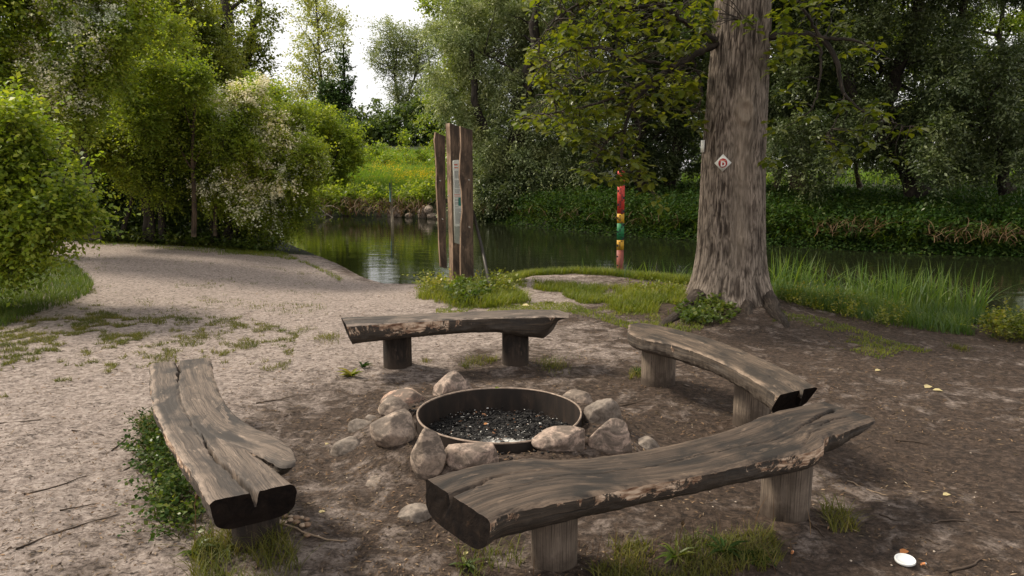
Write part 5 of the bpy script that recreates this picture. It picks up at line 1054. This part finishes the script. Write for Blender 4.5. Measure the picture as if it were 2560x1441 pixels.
# left grass patch and its ragged tufts
bg = Bag(); P = regionpts(wpoly([(-260, 655), (100, 640), (190, 665), (235, 705), (225, 735), (170, 762), (90, 785), (40, 810), (-60, 840), (-300, 900)]), 30000, rg5); P = density(P, 1.7, -.38, 3)
bg.add(*blades(onground(P, -.01), rg5.uniform(.06, .17, len(P)), .006, rg5.uniform(.2, .8, len(P)), rg5)); bg.build('grass', M_gr2, 'deep green grass patch under the bush at the left edge', 'grass')
def tuft(bag, px, py, w, h, n, hb, wd=.004, z=0, dens=1):
    c = at(px, py, z); sx_ = w/FPX*c[1]/2; P = np.stack([c[0]+rg5.normal(0, sx_*.55, n), c[1]+rg5.normal(0, sx_*.8, n)], 1); bag.add(*blades(onground(P, -.006), rg5.uniform(.4, 1.1, n)*hb, wd, rg5.uniform(.3, 1.2, n), rg5, upr=.6))
bg = Bag()
for poly, n, th_ in (([(-60, 770), (120, 770), (330, 790), (360, 860), (250, 960), (60, 1000), (-80, 1010)], 46000, .10), ([(300, 790), (760, 800), (720, 930), (330, 930)], 20000, .22), ([(180, 640), (800, 640), (820, 790), (230, 790)], 20000, .30), ([(-60, 740), (240, 720), (260, 780), (0, 840)], 12000, -.02)):
    P = regionpts(wpoly(poly), n, rg5); P = P[fbm(P[:, 0]*1.3, P[:, 1]*1.3, 2, 71)*.75+fbm(P[:, 0]*8.5, P[:, 1]*8.5, 2, 72) > th_+.06]; bg.add(*blades(onground(P, -.006), rg5.uniform(.014, .06, len(P)), .005, rg5.uniform(.3, 1.2, len(P)), rg5, upr=.7))
for x, y, w_, n, h in ((820, 850, 60, 300, .06), (1190, 905, 60, 220, .07), (1380, 912, 80, 320, .07), (1160, 915, 26, 80, .05), (1230, 900, 30, 100, .07), (1375, 752, 24, 200, .05), (1065, 905, 20, 60, .05), (2400, 868, 34, 160, .07), (500, 850, 60, 160, .04), (600, 868, 60, 160, .04), (760, 830, 60, 160, .04)): tuft(bg, x, y, w_, w_, n, h)
bg.build('grass_tufts', M_gr3, 'short sparse grass tufts dotted over the pale trodden sand', 'grass')
# bright grass around the planks, along the bank, right of the trunk
bg = Bag()
for poly, n, h0, h1, thr, sd in (([(1040, 745), (1110, 690), (1240, 690), (1320, 750), (1260, 775), (1130, 775)], 9000, .05, .22, -.5, 1), ([(1230, 700), (1300, 735), (1330, 760), (1200, 780)], 4000, .05, .17, -.5, 1),
                                 ([(1270, 703), (1430, 712), (1700, 735), (1740, 800), (1560, 790), (1450, 760), (1400, 735), (1300, 716)], 17000, .035, .14, -.12, 2), ([(1090, 775), (1450, 755), (1480, 800), (1420, 790), (1200, 785), (1090, 800)], 5000, .02, .05, -.05, 3),
                                 ([(560, 598), (700, 602), (860, 660), (850, 668), (770, 632), (690, 618), (560, 615)], 4000, .03, .10, -.3, 4), ([(1440, 760), (1700, 790), (1760, 830), (1640, 850), (1480, 800)], 4500, .02, .06, -.02, 5), ([(200, 600), (560, 598), (700, 606), (560, 622), (200, 612)], 4200, .03, .09, -.25, 6),
                                 ([(1940, 790), (2100, 815), (2330, 880), (2200, 900), (2000, 850), (1930, 820)], 4200, .015, .05, .0, 7)):
    P = density(regionpts(wpoly(poly, -.03), n, rg5), 2.2, thr, sd); P = P[fbm(P[:, 0]*5, P[:, 1]*5, 2, 75) > -.28]; bg.add(*blades(onground(P, -.008), rg5.uniform(h0, h1, len(P)), .0065, rg5.uniform(.2, .9, len(P)), rg5))
P = regionpts(wpoly([(1230, 702), (1440, 706), (1760, 728), (1740, 790), (1440, 745), (1230, 730)], -.25), 34000, rg5); dd_ = segdist(P[:, 0], P[:, 1], NEAR); P = P[(~inside(P[:, 0], P[:, 1], POLY)) & (dd_ < 1.25+.5*fbm(P[:, 0]*2, P[:, 1]*2, 2, 9))]
bg.add(*blades(onground(P, -.008), rg5.uniform(.04, .18, len(P)), .007, rg5.uniform(.2, .9, len(P)), rg5))
bg.build('bank_grass', M_gr1, 'bright green grass edging the bank between the planks and the big tree', 'grass')
# reeds and tall grass on the right bank
bg = Bag(); P = regionpts(wpoly([(1930, 770), (2120, 785), (2300, 812), (2480, 836), (2580, 846), (2760, 880), (2760, 930), (2560, 882), (2350, 868), (2200, 842), (2080, 818), (1945, 800)], -.15), 9000, rg5); P = density(P, 1.8, -.3, 14)
bg.add(*blades(onground(P, -.02), rg5.uniform(.05, .28, len(P))*(1+.6*fbm(P[:, 0]*1.5, P[:, 1]*1.5, 2, 4)), .008, rg5.uniform(.1, .7, len(P)), rg5)); 
P = regionpts(wpoly([(1920, 752), (2100, 768), (2300, 800), (2450, 822), (2450, 850), (2300, 838), (2120, 800), (1930, 775)], -.3), 480, rg5); P = density(P, 2.5, -.2, 8)
bg.add(*blades(onground(P, -.02), rg5.uniform(.35, .74, len(P)), .019, rg5.uniform(.0, .28, len(P)), rg5, seg=4, upr=.12))
P = regionpts(wpoly([(1920, 752), (2100, 768), (2300, 800), (2450, 822), (2450, 850), (2300, 838), (2120, 800), (1930, 775)], -.3), 260, rg5)
bg.add(*blades(onground(P, -.02), rg5.uniform(.4, .7, len(P)), .014, rg5.uniform(.5, 1.3, len(P)), rg5, seg=5, upr=.3))
P = regionpts(wpoly([(1440, 712), (1760, 735), (1740, 760), (1560, 740)], -.3), 110, rg5); bg.add(*blades(onground(P, -.02), rg5.uniform(.18, .42, len(P)), .013, rg5.uniform(.05, .6, len(P)), rg5, seg=4, upr=.2))
P = regionpts(wpoly([(2580, 846), (3000, 900), (2960, 960), (2560, 880)], -.3), 300, rg5); bg.add(*blades(onground(P, -.02), rg5.uniform(.2, .5, len(P)), .014, rg5.uniform(.05, .6, len(P)), rg5, seg=4, upr=.2))
bg.build('reeds', M_reed, 'tall upright reeds and rank grass along the water right of the big tree', 'reeds')
# leafy herbs (each patch one mass of stems and leaves)
def herb(poly, n, h0, h1, lL, lW, k, mat, label, z=0, name='herbs', thr=-9, lean=.5, droop=.3, f=2.5, cat='plants', bagonly=False, cl=None):
    P = onground(density(regionpts(wpoly(poly, z), n, rg5), f, thr, 12) if cl is None else cl, 0)
    D = unit(rg5.normal(0, lean, P.shape)*[1, 1, 0]+[0, 0, 1.0]); H = rg5.uniform(h0, h1, len(P))
    V = spray_leaves(P+D*H[:, None]*.15, D, H, k, lL, lW, droop, rg5, .8)
    TV, TF = twigs(P, D, H*.98, droop, .0022)
    if bagonly: return V
    o = leafmesh(name, V, mat); tag(o, label, cat)
    s_ = put(mesh_np('stems', TV, TF, np.full(len(TF), 4), M_gr3), o); s_['kind'] = 'stuff'; return o
herb([(1055, 715), (1090, 700), (1130, 705), (1115, 735), (1060, 745)], 110, .14, .42, .05, .035, 8, M_herby, 'yellow-green leafy plant at the left foot of the planks', name='leafy_plant', cat='plant')
herb([(1120, 720), (1190, 715), (1235, 745), (1200, 765), (1125, 760)], 130, .12, .32, .06, .05, 7, M_herb, 'broad-leaved dark green plant in front of the middle plank', name='leafy_plant', cat='plant')
herb([(1190, 705), (1230, 700), (1285, 730), (1250, 745)], 80, .15, .40, .05, .035, 8, M_herby, 'yellow-topped plant growing round the foot of the steel brace', name='leafy_plant', cat='plant')
herb([(1690, 790), (1740, 775), (1800, 782), (1850, 800), (1800, 818), (1700, 812)], 150, .06, .17, .05, .045, 6, M_herb, 'low ivy-like green plant hugging the foot of the big trunk', name='leafy_plant', cat='plant')
herb([(1950, 775), (2100, 785), (2330, 830), (2330, 866), (2080, 815), (1950, 798)], 300, .08, .34, .035, .022, 7, M_herby, 'yellow-green herbs mixed among the reeds on the right bank', z=-.1, thr=-.05)
herb([(2460, 838), (2700, 862), (2700, 905), (2560, 880), (2470, 870)], 260, .12, .42, .04, .028, 8, M_herby, 'leafy yellow-green herbs at the right edge of the bank', z=-.1)
herb([(1560, 715), (1700, 732), (1720, 765), (1600, 745)], 200, .05, .16, .035, .025, 6, M_herby, 'small leafy weeds on the bank left of the big trunk', z=-.05)
herb([(352, 1075), (400, 1060), (430, 1120), (500, 1240), (505, 1330), (440, 1365), (395, 1330), (372, 1240), (352, 1150)], 300, .07, .22, .024, .019, 8, M_nettle, 'clover-leaved green plant growing along the outer side of the left bench', name='leafy_plant', cat='plant', lean=.7)
herb([(195, 590), (690, 592), (690, 604), (195, 606)], 900, .15, .55, .08, .055, 7, M_herb, 'leafy nettles and weeds fringing the foot of the left thicket', thr=-.3)
herb([(360, 1150), (420, 1130), (505, 1250), (515, 1350), (440, 1380), (390, 1300)], 120, .08, .24, .026, .021, 7, M_herb, 'brighter green leafy shoots at the lower end of the left bench', name='leafy_plant', cat='plant', lean=.7)
# coltsfoot / dandelion rosettes
def rosette(px, py, r, n, mat, label, el=.5, w_=.3, seedh=None, z=0):
    n = int(n*2.0); w_ *= .55; r *= .88
    c = at(px, py, z); c[2] = zat(c[0], c[1]); q = rg5.uniform(0, 6.28, n); D = np.stack([np.cos(q), np.sin(q), rg5.uniform(.1, el*1.5, n)], 1)
    root = empty('weed_rosette', tuple(c)); tag(root, label, 'plant')
    V, F, o_ = [], [], 0; L = rg5.uniform(.35, 1.15, n)*r; D = unit(D); S_ = unit(np.cross(D, [0, 0, 1.0])); U_ = np.cross(S_, D)
    for i in range(n):
        T = LT.copy(); T[:, 1] *= w_/.35; T[:, 2] -= T[:, 0]**2*.35
        V.append(c+L[i]*(T[:, :1]*D[i]+T[:, 1:2]*S_[i]+T[:, 2:]*U_[i])+[0, 0, .005]); F += [tuple(j+o_ for j in f) for f in LF]; o_ += 8
    mb = MB(); mb.add(np.concatenate(V), F); mb.build('leaves', mat, root=root, smooth=False)
    if seedh:
        mb = MB(); p = limb_path(c, c+np.array([seedh*.12, 0, seedh]), 8, .02, rg5); mb.tube(p, .0022, 5); mb.build('stalk', M_dry, root=root)
        mb = MB(); chunk(mb, p[-1], (.008, .008, .012), rg5); mb.build('seed_head', M_dry, root=root)
    return root
rosette(880, 945, .13, 9, M_herby, 'withered pale-leaved weed at the left post of the bench behind the fire ring', .9)
rosette(905, 925, .12, 9, M_nettle, 'green weed tuft just left of the dark post of the back bench', 1.2, .16)
rosette(487, 1400, .12, 7, M_herb, 'broad-leaved weed with a tall seed stalk in front of the left bench', .9, .3, seedh=.26)
rosette(560, 1392, .10, 8, M_herb, 'pale rosette in the grass right below the end of the left bench', .5, .25)
rosette(1810, 1385, .13, 12, M_nettle, 'dandelion rosette beneath the near bench, left of the cigarette end', .7, .16)
rosette(1900, 1395, .13, 11, M_nettle, 'flat toothed-leaf weed nearest the split right post of the near bench', .3, .16)
rosette(1690, 1395, .12, 11, M_herb, 'dandelion with upright seed stalk beneath the middle of the near bench', 1.0, .16, seedh=.16)
rosette(1165, 1425, .09, 8, M_herb, 'small yellow-green weed under the charred left end of the near bench', .8, .2)
rosette(1590, 935, .10, 9, M_nettle, 'small weed against the left post of the right-hand bench', 1.2, .14)
rosette(1115, 690, .15, 10, M_herb, 'leafy rosette at the plank foot by the waterline', .9, .3)
# foreground grass by the bench posts
bg = Bag()
for poly, n, h0, h1, thr in (([(480, 1370), (560, 1330), (700, 1345), (760, 1441), (720, 1520), (470, 1520)], 1700, .04, .14, -.35), ([(1480, 1370), (1700, 1350), (1930, 1330), (1960, 1400), (1900, 1441), (1700, 1470), (1480, 1480)], 3000, .015, .085, -.08), ([(2050, 1270), (2110, 1265), (2150, 1320), (2080, 1340)], 260, .02, .11, -.6), ([(1140, 1380), (1300, 1370), (1310, 1470), (1140, 1470)], 220, .02, .11, -.1), ([(345, 1060), (390, 1045), (400, 1110), (350, 1120)], 320, .04, .12, -.6), ([(1570, 925), (1605, 920), (1605, 950), (1575, 950)], 160, .03, .08, -.6)):
    P = density(regionpts(wpoly(poly), n, rg5), 6, thr, 9); bg.add(*blades(onground(P, -.005), rg5.uniform(h0, h1, len(P)), .0042, rg5.uniform(.3, 1.1, len(P)), rg5, seg=4, upr=.5))
bg.build('foreground_grass', M_gr3, 'loose green grass growing around the posts of the two nearest benches', 'grass')
bg = Bag(); P = regionpts(wpoly([(1140, 1380), (2100, 1290), (1960, 1441), (1140, 1480)]), 60, rg5); bg.add(*blades(onground(P), rg5.uniform(.06, .2, len(P)), .003, rg5.uniform(.1, .6, len(P)), rg5, seg=4)); bg.build('dry_stalks', M_dry, 'thin dry stalks standing in the soil under the near bench', 'grass')
# meadow across the pond, with yellow flowers
def farpts(x0, x1, Y0, Y1, n): 
    Yv = rg5.uniform(Y0, Y1, n); xs = rg5.uniform(x0, x1, n); return np.stack([(xs-1280)/FPX*Yv, Yv], 1)
bg = Bag(); P = np.concatenate([farpts(680, 1240, 31.5, 62, 42000), farpts(860, 1110, 31.5, 45, 14000)]); P = P[segdist(P[:, 0], P[:, 1], FAR) > .8]; P = P[~inside(P[:, 0], P[:, 1], POLY)]
bg.add(*blades(onground(P, -.03), rg5.uniform(.15, .55, len(P)), .035, rg5.uniform(.1, .6, len(P)), rg5, seg=2)); bg.build('meadow_grass', M_mead, 'sunlit yellow-green meadow grass sloping up beyond the pond', 'grass')
FV = []
for x, Y_, w_, n in ((1000, 44, 1.6, 70), (960, 42, 1.3, 60), (1050, 39, .9, 110), (1062, 38, .7, 90), (990, 40, .8, 70), (935, 41, .7, 36), (1010, 36.5, .6, 30), (1078, 37, .5, 60), (975, 50, 3.0, 70), (1040, 56, 3, 60), (930, 36.5, .5, 16), (1000, 37.8, .6, 50), (1060, 47, 1.5, 60)):
    c = np.array([(x-1280)/FPX*Y_, Y_]); P = onground(c+rg5.normal(0, w_*.55, (n, 2))*[1, 1.6], rg5.uniform(.3, .65, n)); P = np.repeat(P, 5, 0)+rg5.normal(0, .05, (n*5, 3)); P = P[:len(P)//5*2] if Y_ > 43 else P; FV.append(leafquads(P[::2], rg5.normal(size=P[::2].shape), rg5.normal(size=P[::2].shape)+[0, -.8, .8], .05, .04, 0))
o = leafmesh('yellow_flowers', np.concatenate(FV), M_yel); tag(o, 'patches of yellow flowers blooming in the meadow across the pond', 'flowers')
LV, *_ = crown(fieldclumps(700, 1110, 462, 520, 22, 13, 22, 61, .25, .95, lambda x, y: 472 < y < 512), 30.9, .13, .09, 1.5, .35, 5, seed=61, sub=1, minz=-.3)
o = leafmesh('bramble', LV, LM['mid']); tag(o, 'bramble and weeds overhanging the far bank below the flowering meadow', 'bramble')
LV, *_ = crown(fieldclumps(880, 1110, 378, 412, 20, 9, 15, 62, 2.5, .8), 47, .15, .1, 1.4, .35, 5, seed=62, sub=1)
o = leafmesh('meadow_scrub', LV, LM['yellowgreen']); tag(o, 'low leafy scrub humps at the top edge of the meadow', 'scrub')
bg = Bag()
for i in range(900):
    pass
P = np.concatenate([regionpts(wpoly([(760, 530), (1110, 534), (1110, 541), (760, 541)], -.2), 260, rg5), regionpts(wpoly([(870, 524), (1060, 524), (1060, 536), (870, 534)], 0), 200, rg5)]); P = onground(P); P[:, 2] = np.maximum(P[:, 2], -.2)+rg5.uniform(.0, .5, len(P))
bg.add(*blades(P, rg5.uniform(.2, .6, len(P)), .03, rg5.uniform(.8, 2.2, len(P)), rg5, seg=4, upr=.9)); 
for poly, n in (([(2030, 606), (2200, 612), (2200, 618), (2030, 614)], 70), ([(2320, 626), (2560, 632), (2640, 645), (2560, 645), (2320, 637)], 130), ([(1200, 548), (1700, 590), (1700, 600), (1200, 556)], 60), ([(2700, 640), (3100, 650), (3100, 660), (2700, 655)], 200)):
    P = onground(regionpts(wpoly(poly, -.2), n, rg5)); P[:, 2] = np.maximum(P[:, 2], -.15)+rg5.uniform(.15, .45, n); bg.add(*blades(P, rg5.uniform(.2, .5, n), .016, rg5.uniform(.9, 2.3, n), rg5, seg=4, upr=1.0))
bg.build('dry_roots', M_dry, 'reddish-brown dead stems and roots hanging over the far waterline', 'dead stems')
# nettle-like undergrowth below the dark willows
P = np.concatenate([farpts(1180, 2750, 16, 26, 17000), farpts(1180, 2750, 24, 36, 7000), farpts(2000, 2900, 14.5, 19, 4500), (lambda q: q[(segdist(q[:, 0], q[:, 1], FAR) < 1.2)])(farpts(1180, 2900, 15, 30, 40000))]); P = P[(segdist(P[:, 0], P[:, 1], FAR) > .12) & ~inside(P[:, 0], P[:, 1], POLY)]; P = P[segdist(P[:, 0], P[:, 1], FAR) < 13]
P2 = farpts(1180, 2950, 14, 31, 90000); P2 = P2[(segdist(P2[:, 0], P2[:, 1], FAR) < .40) & ~inside(P2[:, 0], P2[:, 1], POLY)][:9000]; P2 = onground(P2)
D2 = unit(np.stack([rg5.normal(-.1, .5, len(P2)), rg5.normal(-.9, .3, len(P2)), rg5.uniform(.1, .8, len(P2))], 1)); o = leafmesh('bank_overhang', spray_leaves(P2, D2, rg5.uniform(.3, .7, len(P2)), 7, .10, .055, .9, rg5), M_nettle); tag(o, 'weeds drooping over the edge of the shaded far bank into the water', 'undergrowth')
LV, *_ = crown(fieldclumps(1480, 2700, 392, 446, 44, 24, 36, 63, 2.5, .72), 29, .13, .085, 1.3, .4, 6, seed=63, sub=1, minz=.2); o = leafmesh('bank_scrub', LV, LM['dark']); tag(o, 'dark scrub between the trunks of the willows on the right-hand bank', 'scrub')
o = herb(None, 0, .3, .85, .11, .07, 6, M_nettle, 'dense shaded nettles and weeds covering the bank under the dark willows', name='undergrowth', cl=P, droop=.4, cat='undergrowth')
bg = Bag(); P = np.concatenate([farpts(1250, 2850, 15, 28, 14000), farpts(1180, 2900, 15, 30, 60000)]); P = P[(np.arange(len(P)) < 14000) | (segdist(P[:, 0], P[:, 1], FAR) < .9)]; P = P[(segdist(P[:, 0], P[:, 1], FAR) > .05) & ~inside(P[:, 0], P[:, 1], POLY)]; P = P[segdist(P[:, 0], P[:, 1], FAR) < 7]
bg.add(*blades(onground(P, -.03), rg5.uniform(.2, .65, len(P)), .022, rg5.uniform(.5, 2.0, len(P)), rg5, seg=3)); bg.build('far_bank_grass', M_gr2, 'long dark grass hanging down to the water on the right-hand far bank', 'grass')
bg = Bag(); P = farpts(1700, 3000, 36, 62, 7000); bg.add(*blades(onground(P, -.03), rg5.uniform(.3, .7, len(P)), .06, rg5.uniform(.1, .6, len(P)), rg5, seg=2)); bg.build('back_meadow', M_mead, 'strip of sunlit meadow glimpsed between the trunks on the right', 'grass')

# ================================================================ LITTER ON THE GROUND
def scatter_r(n, r0, r1, half=44):
    r_ = r0*(r1/r0)**rg5.random(n); q = rg5.uniform(-half, half, n)*math.pi/180; return np.stack([r_*np.sin(q), r_*np.cos(q)], 1)
P = scatter_r(46000, 1.9, 16); P = P[~inside(P[:, 0], P[:, 1], POLY)]; P = P[(segdist(P[:, 0], P[:, 1], NEAR) > .4) & (np.hypot(P[:, 0]-PIT[0], P[:, 1]-PIT[1]) > .52)]
P = P[fbm(P[:, 0]*2.2, P[:, 1]*2.2, 3, 88)+rg5.normal(0, .15, len(P)) > -.08]; P3 = onground(P, .0035); q = rg5.uniform(0, 6.28, len(P)); D = np.stack([np.cos(q), np.sin(q), rg5.normal(0, .22, len(P))], 1)
V = leafquads(P3, D, np.array([0, 0, 1.0])+rg5.normal(0, .35, P3.shape), rg5.uniform(.006, .030, len(P))*(1+np.hypot(P[:, 0], P[:, 1])/10), rg5.uniform(.002, .010, len(P)), .2)
M_lit = leafmat('litter', [(.035, .025, .018), (.06, .042, .03), (.025, .018, .014), (.12, .08, .055), (.04, .03, .022), (.16, .12, .09)], 0, .85, .15, patch=3)
o = leafmesh('leaf_litter', V, M_lit); tag(o, 'crumbs of bark, leaf and twig trodden into the bare soil', 'litter')
mb = MB(); P = scatter_r(2600, 1.9, 9); P = P[~inside(P[:, 0], P[:, 1], POLY)]; dp_ = np.hypot(P[:, 0]-PIT[0], P[:, 1]-PIT[1]); P = P[dp_ > .55]; P3 = onground(P, .001)
for p in P3: s_ = rg5.uniform(.002, .006); chunk(mb, p, (s_*1.3, s_, s_*.7), rg5, 0 if rg5.random() < .9 else 1)
P = np.stack([PIT[0]+rg5.uniform(.52, .66, 260)*np.cos(q[:260]), PIT[1]+rg5.uniform(.52, .66, 260)*np.sin(q[:260])], 1)
for p in onground(P, .002): s_ = rg5.uniform(.004, .014); chunk(mb, p, (s_*1.3, s_, s_*.7), rg5, 2)
o = mb.build('grit', [flat('grit_brown', (.10, .075, .058), .9), flat('grit_pale', (.42, .35, .28), .9), M_char], smooth=False); tag(o, 'small crumbs of soil, grit and charcoal over the clearing', 'grit', kind='stuff')
M_tw = flat('twig_dark', (.06, .042, .03), .8, 0, .3, .3, 20); M_twl = flat('twig_pale', (.26, .19, .13), .8, 0, .3, .3, 20)
def twig(pts, r_, mat, label, group=None, fork=0):
    P = np.array([(lambda p: [p[0], p[1], zat(p[0], p[1])+r_*.8])(at(x, y, .01)) for x, y in pts]); P = interp(P, 10); P[1:-1, :2] += RNG.normal(0, .004, (8, 2))
    mb = MB(); mb.tube(P, np.linspace(r_, r_*.5, 10), 6, rough=.3)
    if fork: d_ = P[6]-P[3]; mb.tube([P[5], P[5]+d_*.5+[.02, .03, .01], P[5]+d_*.9+[.05, .06, .008]], [r_*.6, r_*.5, r_*.3], 5)
    o = mb.build('twig', mat); tag(o, label, 'twig', group); return o
G1 = 'thin dark twigs lying on the pale sand left of the left bench'; G2 = 'thin dark twigs lying on the brown soil at the right'
for a_, lb in ((((60, 1240), (150, 1215), (215, 1190)), 'thin straight twig on the pale sand, uppermost of the three long lower-left ones'), (((280, 1130), (305, 1110), (318, 1095)), 'short dark twig on the sand touching the plants of the left bench'), (((180, 1080), (260, 1090)), 'short thin twig on the sand above the long twigs at the lower left'),
               (((0, 1062), (70, 1060), (110, 1052)), 'dark twig cut by the left edge of the picture, lying on the sand'), (((150, 1280), (240, 1262)), 'faint short twig between the two longest twigs at the lower left'), (((40, 1380), (160, 1330), (300, 1290)), 'longest dark twig on the pale sand at the lower left corner'), (((310, 1180), (340, 1165)), 'tiny twig on the sand beside the clover-leaved plant')): twig(a_, .0045, M_tw, lb, G1)
for a_, lb in ((((2330, 1300), (2400, 1290), (2450, 1302)), 'dark bowed twig on the brown soil above the white lid'), (((2520, 1265), (2560, 1268)), 'dark stick end at the right edge of the picture'), (((2300, 1335), (2350, 1352)), 'small twig on the soil just above the white lid'),
               (((2200, 1275), (2240, 1290)), 'small twig on the soil between the split bench post and the lid'), (((2240, 1090), (2330, 1100)), 'straight dark twig on the soil right of the pointed tip of the near bench'), (((2010, 1290), (2060, 1340)), 'dark twig beside the foot of the split bench post')): twig(a_, .005, M_tw, lb, G2)
twig([(2370, 1414), (2420, 1408), (2455, 1390)], .007, M_tw, 'curved dark stick at the lower right, right of the white lid')
twig([(1898, 1400), (1925, 1412), (1946, 1422)], .007, M_tw, 'short thick stick in the weeds under the near bench')
twig([(688, 1325), (750, 1345), (820, 1358), (868, 1360)], .006, M_twl, 'long reddish-brown twig lying over the pebble pile by the left bench')
twig([(2120, 1185), (2180, 1210), (2220, 1222)], .004, M_twl, 'pale thin twig on the soil right of the near bench tip')
twig([(1540, 1010), (1590, 1000), (1640, 1004)], .004, M_tw, 'dark bent twig on the soil between the stones and the right bench', fork=1)
twig([(640, 1010), (700, 1002), (730, 1008)], .005, M_tw, 'dark twig on the sand right of the far end of the left bench', fork=1)
twig([(1275, 1060), (1340, 1078), (1400, 1088)], .004, M_twl, 'light thin stick lying across the ash inside the fire ring')
bpy.data.objects[-1] if False else None
# pebble pile, lid, cigarette ends, fallen leaves
PB = [(712, 1312, 17), (728, 1308, 13), (741, 1315, 18), (755, 1312, 12), (767, 1318, 14), (727, 1323, 14), (741, 1329, 16), (757, 1333, 15), (768, 1331, 18), (700, 1330, 16), (768, 1352, 16), (712, 1328, 13)]
M_pb = [flat('pebble_brown', (.22, .14, .09), .6, 0, .4, .3, 40), flat('pebble_tan', (.38, .28, .20), .6, 0, .4, .3, 40)]
for i, (x, y, w_) in enumerate(PB):
    p = at(x, y, .01); r_ = w_/FPX*p[1]/2*1.05; V = SV*(1+.1*n3(SV, 2, i)[:, None])*[r_*1.15, r_, r_*.72]; o = mesh_np('pebble', V, SF.ravel(), np.full(len(SF), 3), M_pb[i % 2], None, True)
    o.location = (p[0], p[1], zat(p[0], p[1])+r_*.45); tag(o, 'small round brown pebble in the little pile beside the near end of the left bench', 'pebble', 'pebbles piled by the left bench')
p = at(2263, 1398, .01); lid = empty('plastic_lid', (p[0], p[1], zat(p[0], p[1])+.012)); lid.rotation_euler = (rad(4), rad(-5), .3); tag(lid, 'dirty white round plastic lid lying on the soil at the lower right', 'lid')
k = 40; a = np.arange(k)/k*2*np.pi; R_ = .040; mb = MB(); G = np.stack([np.stack([r_*np.cos(a), r_*np.sin(a), a*0+z_], -1) for r_, z_ in ((R_*.98, -.006), (R_*1.03, -.004), (R_*1.03, .003), (R_, .005), (R_*.9, .005), (R_*.87, .001), (R_*.3, .0015), (.0005, .0015))]); mb.grid(G, True)
lm = flat('lid_white', (.70, .71, .70), .35, 0, .5, .10, 14); child(mb.build('disc', lm), lid)
for (x, y, rz, lab) in ((1981, 1378, 1.0, 'orange cigarette end in the weeds near the split bench post'), (2308, 1401, .2, 'small cigarette end lying beside the white lid')):
    p = at(x, y, .01); ci = empty('cigarette_end', (p[0], p[1], zat(p[0], p[1])+.008)); ci.rotation_euler = (0, 0, rz); tag(ci, lab, 'cigarette end')
    mb = MB(); mb.tube([(-.009, 0, 0), (.009, 0, .001)], .0048, 10); child(mb.build('filter', flat('filter_orange', (.65, .26, .10), .7)), ci); mb = MB(); mb.tube([(.0092, 0, .001), (.014, .001, 0)], .0046, 10, rough=.3); child(mb.build('paper_tip', M_white), ci)
M_fl = leafmat('fallen_leaf', [(.46, .42, .22), (.50, .42, .28)], .2, .7, .3); M_flo = leafmat('fallen_leaf_orange', [(.40, .16, .06), (.42, .22, .10)], .2, .7, .3)
def fallen(px, py, s_, mat, label, rz=0, lean=.15):
    V = (LT*[s_, s_*.9, s_*1.5]); V[:, 0] -= s_/2; o = mesh_np('fallen_leaf', V, np.array([i for f in LF for i in f]), [len(f) for f in LF], mat); p = at(px, py, .01); o.location = (p[0], p[1], zat(p[0], p[1])+s_*.12); o.rotation_euler = (lean, -lean, rz); tag(o, label, 'leaf'); return o
fallen(2322, 960, .085, M_fl, 'pale leaf on the soil right of the big tree, larger of two neighbours', .4); fallen(2345, 968, .07, M_fl, 'pale leaf touching the larger one on the soil right of the big tree', -.5)
fallen(2196, 918, .06, M_fl, 'yellowish leaf on the soil between the right bench and the reeds', .2); fallen(1312, 762, .12, M_fl, 'pale curled leaf on the grass right of the planks', -.5, .3)
fallen(805, 1290, .035, M_fl, 'tiny cream blossom-like leaf on the soil right of the left bench end', .3); fallen(2262, 1370, .05, M_flo, 'reddish leaf scrap lying just above the white lid', .3)
fallen(2368, 1228, .045, M_fl, 'small yellowish leaf on the brown soil above and right of the lid', .1); fallen(818, 1111, .03, M_fl, 'small pale scrap beside the half-buried round stone', .6); fallen(1244, 1157, .03, M_gr1, 'small green leaf lying on the near bench top by its left end', .2).location.z = .45
fallen(1215, 1090, .035, M_flo, 'red-brown leaf scrap in the ash inside the front rim of the fire ring', .8).location.z = .09
fallen(1165, 1390, .03, M_fl, 'tiny pale leaf on the soil under the charred end of the near bench', .8)
import sys; print('LEAVES', GEN['n'], file=sys.stderr); print('TRIS', sum(sum(p-2 for p in [len(x.vertices) for x in []]) for _ in [0]), sum(len(m.loops)-2*len(m.polygons) for m in bpy.data.meshes))
